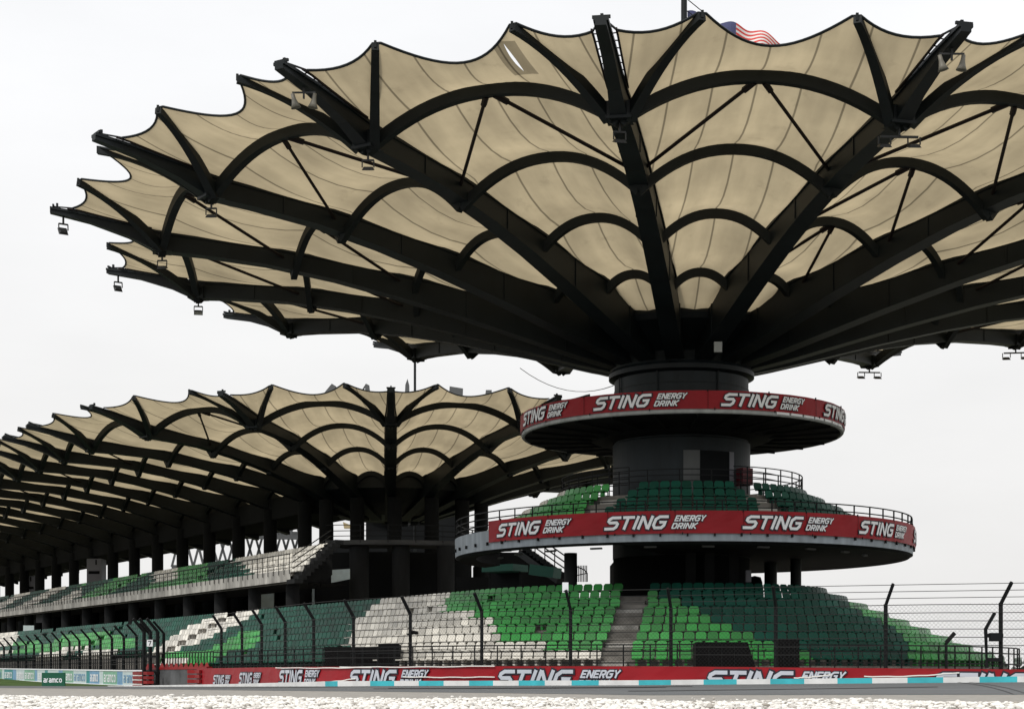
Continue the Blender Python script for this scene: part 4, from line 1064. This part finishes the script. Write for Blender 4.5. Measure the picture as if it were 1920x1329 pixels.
# flagpole on the hub with the flag
pole = thing('flagpole', 'thin dark flagpole rising from the top of the big canopy', 'flagpole', (C[0]+.13, C[1], 16.2))
mb = MB(); mb.lathe([(.17, 0), (.13, 18), (.10, 22)], (0, 0), 12); mb.build('pole', M['steel'], pole, smooth=True)
mb = MB(); mb.bar((.1, 0, 14.75), (2.6, 1.2, 13.3), .03); mb.bar((.1, 0, 14.2), (1.9, .6, 13.2), .03); mb.build('halyard', M['wire'], pole)
flag = thing('flag', 'red and white striped flag with a blue corner streaming behind the canopy edge', 'flag', (C[0]+.2, C[1], 16.2))
NU, NV = 36, 28; mb = MB(); names = ['flagred', 'flagwhite', 'flagblue', 'flagyellow']
def fp(u, v):
    x = .1+u*4.3; z = 14.12-u*1.22+.16*sin(u*9+v*1.0)+.10*sin(u*17)-(1-v)*(1.55-.5*u); y = .35*sin(u*8+v)+.14*sin(u*15-v*2); return (x, y, z)
for a in range(NU):
    for b in range(NV):
        u, v = (a+.5)/NU, (b+.5)/NV; mi = (b//2) % 2
        mi = 0 if (NV-1-b)//2 % 2 == 0 else 1
        if u < .5 and v > .43:
            mi = 2; du_, dv_ = (u-.2)*2, (v-.71)
            if du_*du_+dv_*dv_ < .045 and (du_-.09)**2+dv_*dv_ > .032: mi = 3
            if (u-.32)**2*4+dv_*dv_ < .012: mi = 3
        mb.quad(fp(a/NU, b/NV), fp((a+1)/NU, b/NV), fp((a+1)/NU, (b+1)/NV), fp(a/NU, (b+1)/NV), mi)
mb.build('flag_cloth', [M[q] for q in names], flag)

#@@STAND
# ================================================================== the far grandstand
H2 = (-9.24, 129.64); T2 = -.073; DZ2 = 17.52-19.65; SC2 = .971
gs = thing('main_grandstand', 'long covered grandstand receding to the left under a scalloped tan roof on dark ribs', 'grandstand')
ribs2 = []
for k in range(16, 0, -1): ribs2.append(((H2[0]+U[0]*6.65*k, H2[1]+U[1]*6.65*k), T2+3*.3927))
ribs2 += [((H2[0], H2[1]), T2+k*.3927) for k in range(3, -9, -1)]
ribs2 = ribs2[::-1]           # from the back right round to the far left
can2 = Canopy(ribs2, SC2, DZ2, te=.024)
NB = len(ribs2)-1
for i in range(NB+1):
    can2.rib(i, gs)
for i in range(NB):
    can2.membrane(i, gs)
    for j in range(4): can2.arch(i, j, gs)
    can2.arms(i, gs)
    can2.edge(i, gs, links=False)
    if i >= 8 and i % 2: can2.strut(i, 3, gs)
# hub cone and ridge beam the ribs spring from
mb = MB(); mb.lathe([(0, 14.6), (7.0, 14.5), (7.1, 13.6), (5.3, 12.7), (3.6, 12.0), (0, 12.0)], H2, 48); mb.build('roof_hub', M['steel'], gs)
n_ = dirv(TH_N)
def gp(s, o, z):            # s along the stand from the hub, o towards the track
    return (H2[0]+U[0]*s+n_[0]*o, H2[1]+U[1]*s+n_[1]*o, z)
mb = MB(); mb.sweep([gp(0, 4.6, 12.9), gp(112, 4.6, 12.9)], 5.0, 1.6); mb.build('ridge_beam', M['void'], gs)  # beam and columns carry the roof's shade in their near-black colour
# columns
cols_ = []
for k in range(0, 17): cols_.append(gp(6.65*k, 7.0, 0))
for k in (2, 1, 0, -1, -2, -3): a = T2+k*.3927; d = dirv(a); cols_.append((H2[0]+7*d[0]+.3, H2[1]+7*d[1], 0))
for x, y, _ in cols_:
    mb = MB(); mb.lathe([(.62, -.56), (.62, 8.2), (.52, 8.3), (.52, 12.9)], (x, y), 20); mb.build('column', M['void'], gs, smooth=True)
# upper deck along the straight part: front line 3 m behind the bowl's top row
top_r = R0-TR*8
dk = bowl_path(top_r-3.0); 
base = (dk.p[90][0], dk.p[90][1])       # start of the straight run
def up(s, o, z): return (base[0]+U[0]*s-n_[0]*o, base[1]+U[1]*s-n_[1]*o, z)     # o = metres back from the front edge
s_a = None
for q in np.linspace(0, 60, 600):
    x, y, _ = up(q, 0, 0)
    if CX+F*x/y <= 545: s_a = q; break
s_b = 118.0
mb = MB()
mb.quad(up(s_a, 0, 5.80), up(s_b, 0, 5.80), up(s_b, 0, 6.50), up(s_a, 0, 6.50))
mb.quad(up(s_a, 0, 6.5), up(s_b, 0, 6.5), up(s_b, .12, 6.5), up(s_a, .12, 6.5))
mb.build('deck_fascia', M['conc_pale'], gs)
mb = MB(); mb.quad(up(s_a, .02, 5.80), up(s_b, .02, 5.80), up(s_b, 5.6, 5.9), up(s_a+4, 5.6, 5.9)); mb.build('deck_soffit', M['soffit'], gs)
items = []
for j in range(5):
    z = 6.15+.44*j; o = .75+.80*j; mb = MB(); sa_ = s_a+.9*j
    mb.quad(up(sa_, o-.42, z), up(s_b, o-.42, z), up(s_b, o+.38, z), up(sa_, o+.38, z))
    mb.quad(up(sa_, o-.42, z-.44), up(s_b, o-.42, z-.44), up(s_b, o-.42, z), up(sa_, o-.42, z))
    mb.build('concrete_step', M['concrete'], gs)
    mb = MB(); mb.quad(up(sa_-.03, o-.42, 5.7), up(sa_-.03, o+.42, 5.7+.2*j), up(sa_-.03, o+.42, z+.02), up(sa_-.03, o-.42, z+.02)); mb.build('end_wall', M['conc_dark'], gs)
    q = sa_+.4
    while q < s_b:
        if not (j and False) and not ((q-s_a) % 21 > 20):
            x, y, _ = up(q, o, 0); px = CX+F*x/y
            c_ = 's_white' if px > 470-j*8 else ('s_dark' if px > 385 else ('s_green' if px > 330 else ('s_white' if px > 285 and j > 1 else ('s_green' if (q % 17) < 9 else 's_dark'))))
            if px < 150: c_ = 's_white' if (q % 13) < 6 else 's_dark'
            items.append((x, y, z, n_[0], n_[1], c_))
        q += .47
place_seats(items, gs)
railing(gs, lambda s: up(s_a+s, -.06, 0)[:2], s_b-s_a, 6.22, 7.42, (7.42, 6.8), .85, pw=.04, rw=.045, seg=4)
mb = MB()                                 # stepped raking side of the deck with its hand rail
for k in range(12):
    t_ = k/11; p = up(s_a-.45+3.6*t_, .1+4.3*t_, 5.75+2.75*t_); mb.box(p, .55, 1.3, .26, .5)
mb.build('side_stair', M['conc_dark'], gs, kind='stuff')
for dz in (.35, .75, 1.1):
    mb = MB(); mb.sweep([up(s_a-.15, .1, 6.2+dz), up(s_a+3.6, 4.3, 8.2+dz)], .05, .05); mb.build('handrail', M['rail'], gs)
# round landing linking the decks
lz = 9.15
mb = MB(); a0, a1 = -.78, .27; R_ = 13.2
mb.lathe([(R_-3.5, lz-.1), (R_, lz-.1), (R_+.03, lz+.0), (R_, lz+.22), (R_-3.5, lz+.22)], H2, 60, a0, a1); mb.build('round_landing', mat('landing', (.06, .062, .065), .8, .3, .3, 1), gs)
lr = lambda s: (H2[0]-R_*sin(s/R_+a0), H2[1]-R_*cos(s/R_+a0))
railing(gs, lr, R_*(a1-a0), lz, lz+1.25, (lz+1.25, lz+.85, lz+.5), 1.9, rw=.05)
# lower storey: back wall with shade put into its colour, piers, a pale panel seen through
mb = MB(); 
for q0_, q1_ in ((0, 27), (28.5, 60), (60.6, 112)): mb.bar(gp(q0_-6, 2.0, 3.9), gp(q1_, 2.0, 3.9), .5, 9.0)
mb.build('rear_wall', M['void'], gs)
for (x0, x1, y0, y1, lb) in ((484, 514, 1094, 1140, 'lower'), (577, 590, 1078, 1150, 'narrow')):
    t = thing('white_wall_panel', 'pale wall glimpsed between dark piers under the deck, the '+lb+' one', 'wall'); a = pxp(x0, y0, 126); b = pxp(x1, y1, 126)
    mb = MB(); mb.box(((a[0]+b[0])/2, 126, (a[2]+b[2])/2), b[0]-a[0], .3, a[2]-b[2]); mb.build('panel_face', M['ppale'], t)
    mb = MB()
    for k in range(5): mb.box((a[0]+(b[0]-a[0])*(k+.5)/5, 125.8, a[2]-.25), .07, .07, .9)
    mb.build('panel_rail', M['rail'], t, kind='stuff')
mb = MB(); mb.lathe([(8.4, -.56), (8.4, 8.9)], H2, 40, -.85, .62); mb.build('round_wall', M['void'], gs)
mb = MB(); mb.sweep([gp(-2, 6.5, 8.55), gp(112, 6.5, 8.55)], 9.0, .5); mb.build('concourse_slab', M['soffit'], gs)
for k in range(17):
    x, y, _ = up(s_a+2+6.2*k, 1.0, 0); mb = MB(); mb.lathe([(.42, -.56), (.42, 5.85)], (x, y), 16); mb.build('deck_pier', M['conc_dark'], gs, smooth=True)
for (px0, px1) in ((655, 692), (735, 768), (820, 852)):
    mb = MB(); p = pxp((px0+px1)/2, 1100, 117.5); mb.lathe([((px1-px0)/2/F*117.5, -.56), ((px1-px0)/2/F*117.5, 9.0)], (p[0], p[1]), 20); mb.build('landing_pier', M['conc_dark'], gs, smooth=True)

# pale cabin boxes standing in the upper deck, seen at far left
for (x, y, w_, d, lb) in ((181, 1071, 26, 168, 'grey control cabin standing on the upper deck under the roof'), (59, 1100, 22, 196, 'smaller grey control cabin further along the upper deck')):
    t = thing('control_cabin', lb, 'cabin'); p = pxp(x, y, d); W = w_/F*d*1.05
    mb = MB(); mb.box(p, W, 2.0, 2.4); mb.build('cabin_body', M['greybox'], t)
    mb = MB(); mb.box((p[0], p[1]-1.01, p[2]-.15), W*.75, .04, .28); mb.box((p[0]+.2, p[1]-1.01, p[2]+.85), .14, .04, .5); mb.build('cabin_window', M['void'], t)
for (x0, y0, x1, y1, d, lb, mm) in ((68, 1149, 88, 1167, 158, 'white tilted lamp housing hung under the deck at far left', 'greybox'), (44, 1172, 64, 1185, 150, 'blank white board above the far left seats', 'ppale')):
    a = pxp(x0, y0, d); b = pxp(x1, y1, d); mb = MB(); mb.box(((a[0]+b[0])/2, d, (a[2]+b[2])/2), b[0]-a[0], .15, a[2]-b[2]); mb.build('white_board', M[mm], None, label=lb, category='board')
t = thing('scoreboard_panel', 'pale leaning panel seen in the dark lower storey between two columns', 'panel')
mb = MB(); a, b, c_, d_ = pxp(621, 1092, 116), pxp(656, 1085, 116), pxp(656, 1066, 116), pxp(621, 1068, 116); mb.poly([a, b, c_, d_]); e_ = [(q[0], q[1]+.1, q[2]) for q in (a, b, c_, d_)]; mb.poly(e_[::-1])
for k in range(4): mb.quad([a, b, c_, d_][k], e_[k], e_[(k+1) % 4], [a, b, c_, d_][(k+1) % 4])
mb.build('panel_face', M['ppale'], t)

# lattice steelwork of the building behind, seen between the columns and above the roof
def lattice(label, x0, x1, y0, y1, d, nx, w=.28, arch=0):
    t = thing('lattice_truss', label, 'steel truss'); a = pxp(x0, y1, d); b = pxp(x1, y0, d)
    W, Hh = b[0]-a[0], b[2]-a[2]
    def P(u, v): return (a[0]+u*W, d+1.5*u, a[2]+v*Hh+arch*4*u*(1-u))
    mb = MB()
    for v in (0, 1): mb.sweep([P(u, v) for u in np.linspace(0, 1, 13)], w*1.3, w*1.3)
    mb.build('chord', M['lattice'], t)
    mb = MB()
    for k in range(nx):
        for s_ in (0, 1):
            mb.bar(P(k/nx, s_), P((k+1)/nx, 1-s_), w*.8)
    mb.build('lattice_bars', M['lattice'], t)
    return t
lattice('diagonal steel lattice seen between the columns behind the white seats', 400, 560, 935, 1005, 178, 8, .34, 0)
lattice('lower steel lattice band seen between the columns behind the white seats', 392, 575, 998, 1058, 181, 11, .3, 0)
lattice('steel lattice seen between the columns left of the first one', 322, 398, 985, 1062, 190, 4, .3, 0)
lattice('steel lattice seen behind the round landing under the roof', 596, 760, 905, 985, 172, 6, .34, 1.2)
def peak(label, pts, d, th=.5):
    mb = MB(); P_ = [pxp(x, y, d) for x, y in pts]; Q = [(p[0], p[1]+th, p[2]) for p in P_]; n = len(P_)
    mb.poly(P_[::-1]); mb.poly(Q)
    for k in range(n): mb.quad(P_[k], P_[(k+1) % n], Q[(k+1) % n], Q[k])
    t = thing('roof_mast', label, 'roof structure'); mb.build('mast_frame', M['lattice'], t)
    return t
peak('pointed grey steel frame showing above the far roof left of centre', [(650, 775), (686, 719), (692, 722), (698, 780), (690, 780), (684, 724), (660, 780)], 165)
peak('grey fabric peak showing above the far roof at left', [(572, 780), (622, 719), (630, 724), (600, 780)], 165)
peak('slim pale spire rising just above the far roof ridge', [(757, 780), (760, 721), (764, 710), (767, 721), (768, 780)], 165)
peak('grey pointed fin above the far roof right of the spire', [(840, 780), (843, 724), (868, 728), (866, 780)], 165)
peak('small grey fin above the far roof next to the round banner', [(905, 780), (911, 731), (922, 731), (920, 780)], 165)
mb = MB(); a = pxp(778, 690, 150); mb.bar((a[0], a[1], 11), (a[0], a[1], (HY-640)/F*150), .22, .22, n=8); mb.build('roof_pole', M['steel'], None, label='thin dark vertical pole between the two canopies', category='pole')
mb = MB(); mb.sweep([pxp(975+17.5*k, 690+36*(1-((k-6)/6)**2)+2.6*k*.5, 104-2.0*k) for k in range(11)], .03, .03); mb.build('hanging_cable', M['wire'], None, label='thin cable sagging across the sky left of the drum', category='cable')

# stair flight and green awnings seen under the deck
st = thing('outdoor_stair', 'steel stair with railing descending under the round deck against the sky', 'staircase')
mb = MB(); a, b = pxp(985, 1030, 96), pxp(1058, 1082, 94)
for k in range(12):
    p = lerp(a, b, k/11); mb.box(p, .34, 1.4, .22)
mb.bar((a[0], a[1], a[2]-.2), (b[0], b[1], b[2]-.2), 1.2, .35); mb.build('stair_flight', M['steel'], st)
for dz in (.45, .8, 1.15):
    mb = MB(); mb.bar((a[0], a[1]-.7, a[2]+dz), (b[0], b[1]-.7, b[2]+dz), .06); mb.build('handrail', M['rail'], st)
mb = MB()
for k in range(5): p = lerp(a, b, k/4); mb.box((p[0], p[1]-.7, p[2]+.6), .06, .06, 1.15)
for k in range(7): p = pxp(1082+3*k, 1075, 94); mb.box((p[0], p[1], p[2]), .05, .05, .9)
q = [pxp(1082, 1062, 94), pxp(1096, 1068, 94), pxp(1101, 1074, 94), pxp(1101, 1090, 94)]; mb.sweep(q, .06, .06); mb.bar(pxp(1082, 1078, 94), pxp(1101, 1074, 94), .05)
mb.build('baluster', M['rail'], st)
mb = MB(); a, b = pxp(986, 1035, 99), pxp(1060, 1095, 99)
mb.poly([a, b, (b[0], a[1], 3.4), (a[0]-2, a[1], 3.4), (a[0]-2, a[1], a[2])][::-1]); mb.build('stair_side', M['void'], st)
aw = thing('green_awning', 'dark green awning stall on the concourse under the round deck', 'awning')
mb = MB()
a = pxp(918, 1062, 92); b = pxp(976, 1060, 91)
mb.bar((a[0], a[1], a[2]-.15), (b[0], b[1], b[2]-.12), 1.6, .36); mb.build('awning_valance', M['awning'], aw)
mb = MB(); mb.bar((a[0], a[1]+1.0, a[2]-.9), (b[0], b[1]+1.0, b[2]-.9), .3, 1.4); mb.build('stall_back', M['void'], aw)
mb = MB()
for t_ in (0.02, .98): p = lerp(a, b, t_); mb.box((p[0], p[1], p[2]-.8), .06, .06, 1.5)
mb.build('awning_pole', M['rail'], aw, kind='stuff')
mb = MB(); a = pxp(1000, 1068, 90); b = pxp(1045, 1074, 89.5); mb.bar(a, b, 1.2, .55); mb.build('green_tank', M['awning'], None, label='dark green covered counter right of the awning under the deck', category='counter')
# dark mass of the service block between grandstand and tower
rb = thing('rear_building', 'dark steel framed building behind the round landing, seen under the far roof', 'building')
mb = MB(); a = pxp(600, 1020, 168); b = pxp(870, 1020, 168); mb.box(((a[0]+b[0])/2, 170, 6.2), b[0]-a[0], 3, 13.5); a = pxp(686, 1020, 168); mb.box(((a[0]+b[0])/2, 169.5, 8.6), b[0]-a[0], 3, 18.2); mb.build('building_wall', M['void'], rb)
for (x0, y0, x1, y1, x2, y2, x3, y3) in ((692, 963, 740, 972, 740, 986, 694, 972), (784, 958, 800, 966, 802, 974, 782, 966), (793, 927, 812, 940, 808, 942, 795, 938), (643, 978, 662, 986, 661, 990, 645, 990)):
    mb = MB(); P_ = [pxp(x, y, 167.5) for x, y in ((x0, y0), (x1, y1), (x2, y2), (x3, y3))]; Q = [(p[0], p[1]+.4, p[2]) for p in P_]
    mb.poly(P_[::-1]); mb.poly(Q)
    for k in range(4): mb.quad(P_[k], P_[(k+1) % 4], Q[(k+1) % 4], Q[k])
    mb.build('roof_strip', M['patchtan'], rb)
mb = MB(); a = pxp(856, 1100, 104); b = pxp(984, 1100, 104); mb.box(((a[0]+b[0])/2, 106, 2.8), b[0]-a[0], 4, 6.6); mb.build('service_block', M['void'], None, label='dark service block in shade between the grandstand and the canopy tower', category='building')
# distant tree line low on the horizon
def treeline():
    mb = MB(); rng = random.Random(3)
    for k in range(90):
        x = -260+k*9.5+rng.uniform(-3, 3); y = 520+rng.uniform(-30, 60); h = rng.uniform(4.0, 9.0)
        for q in range(10):
            cx, cz, rr = x+rng.uniform(-4, 4), h*rng.uniform(.2, .9), rng.uniform(1.2, 2.6)
            i0 = len(mb.v)
            for a in range(7): mb.v.append((cx+rr*cos(a*.9)*rng.uniform(.7, 1.2), y+rng.uniform(-2, 2), -.5+cz+rr*sin(a*.9)*rng.uniform(.6, 1.1)))
            mb.f.append(tuple(range(i0, i0+7))); mb.m.append(0)
    mb.build('distant_wood', M['foliage'], None, kind='stuff')
treeline()

# small fittings on the catch fence
mb = MB(); q = fPath.s_of_px(1063); x, y = fPath.off(q, .2); mb.box((x, y-.1, 3.02), .2, .2, .34); mb.build('fence_lamp', M['white'], None, label='small white lamp on the head of the fence post left of the stairway', category='lamp')
t = thing('fence_camera', 'black camera on a bracket clamped to a fence post before the white seats', 'camera'); q = fPath.s_of_px(770); x, y = fPath.off(q, .15)
mb = MB(); mb.bar((x, y, 1.55), (x+.3, y-.1, 1.6), .07); mb.build('bracket', M['rail'], t)
mb = MB(); mb.bar((x+.16, y-.1, 1.64), (x+.38, y-.16, 1.60), .13, .13, n=8); mb.build('camera_body', M['black'], t)
t = thing('leaning_post', 'short dark post leaning right beside the right-hand end of the seats', 'post')
mb = MB(); mb.bar(pxp(1774, 1204, 66), pxp(1790, 1186, 66), .17, .17, n=6); mb.bar(pxp(1774, 1204, 66), (pxp(1774, 1204, 66)[0], 66, -.5), .12, .12, n=6); mb.build('post_shaft', M['rail'], t)
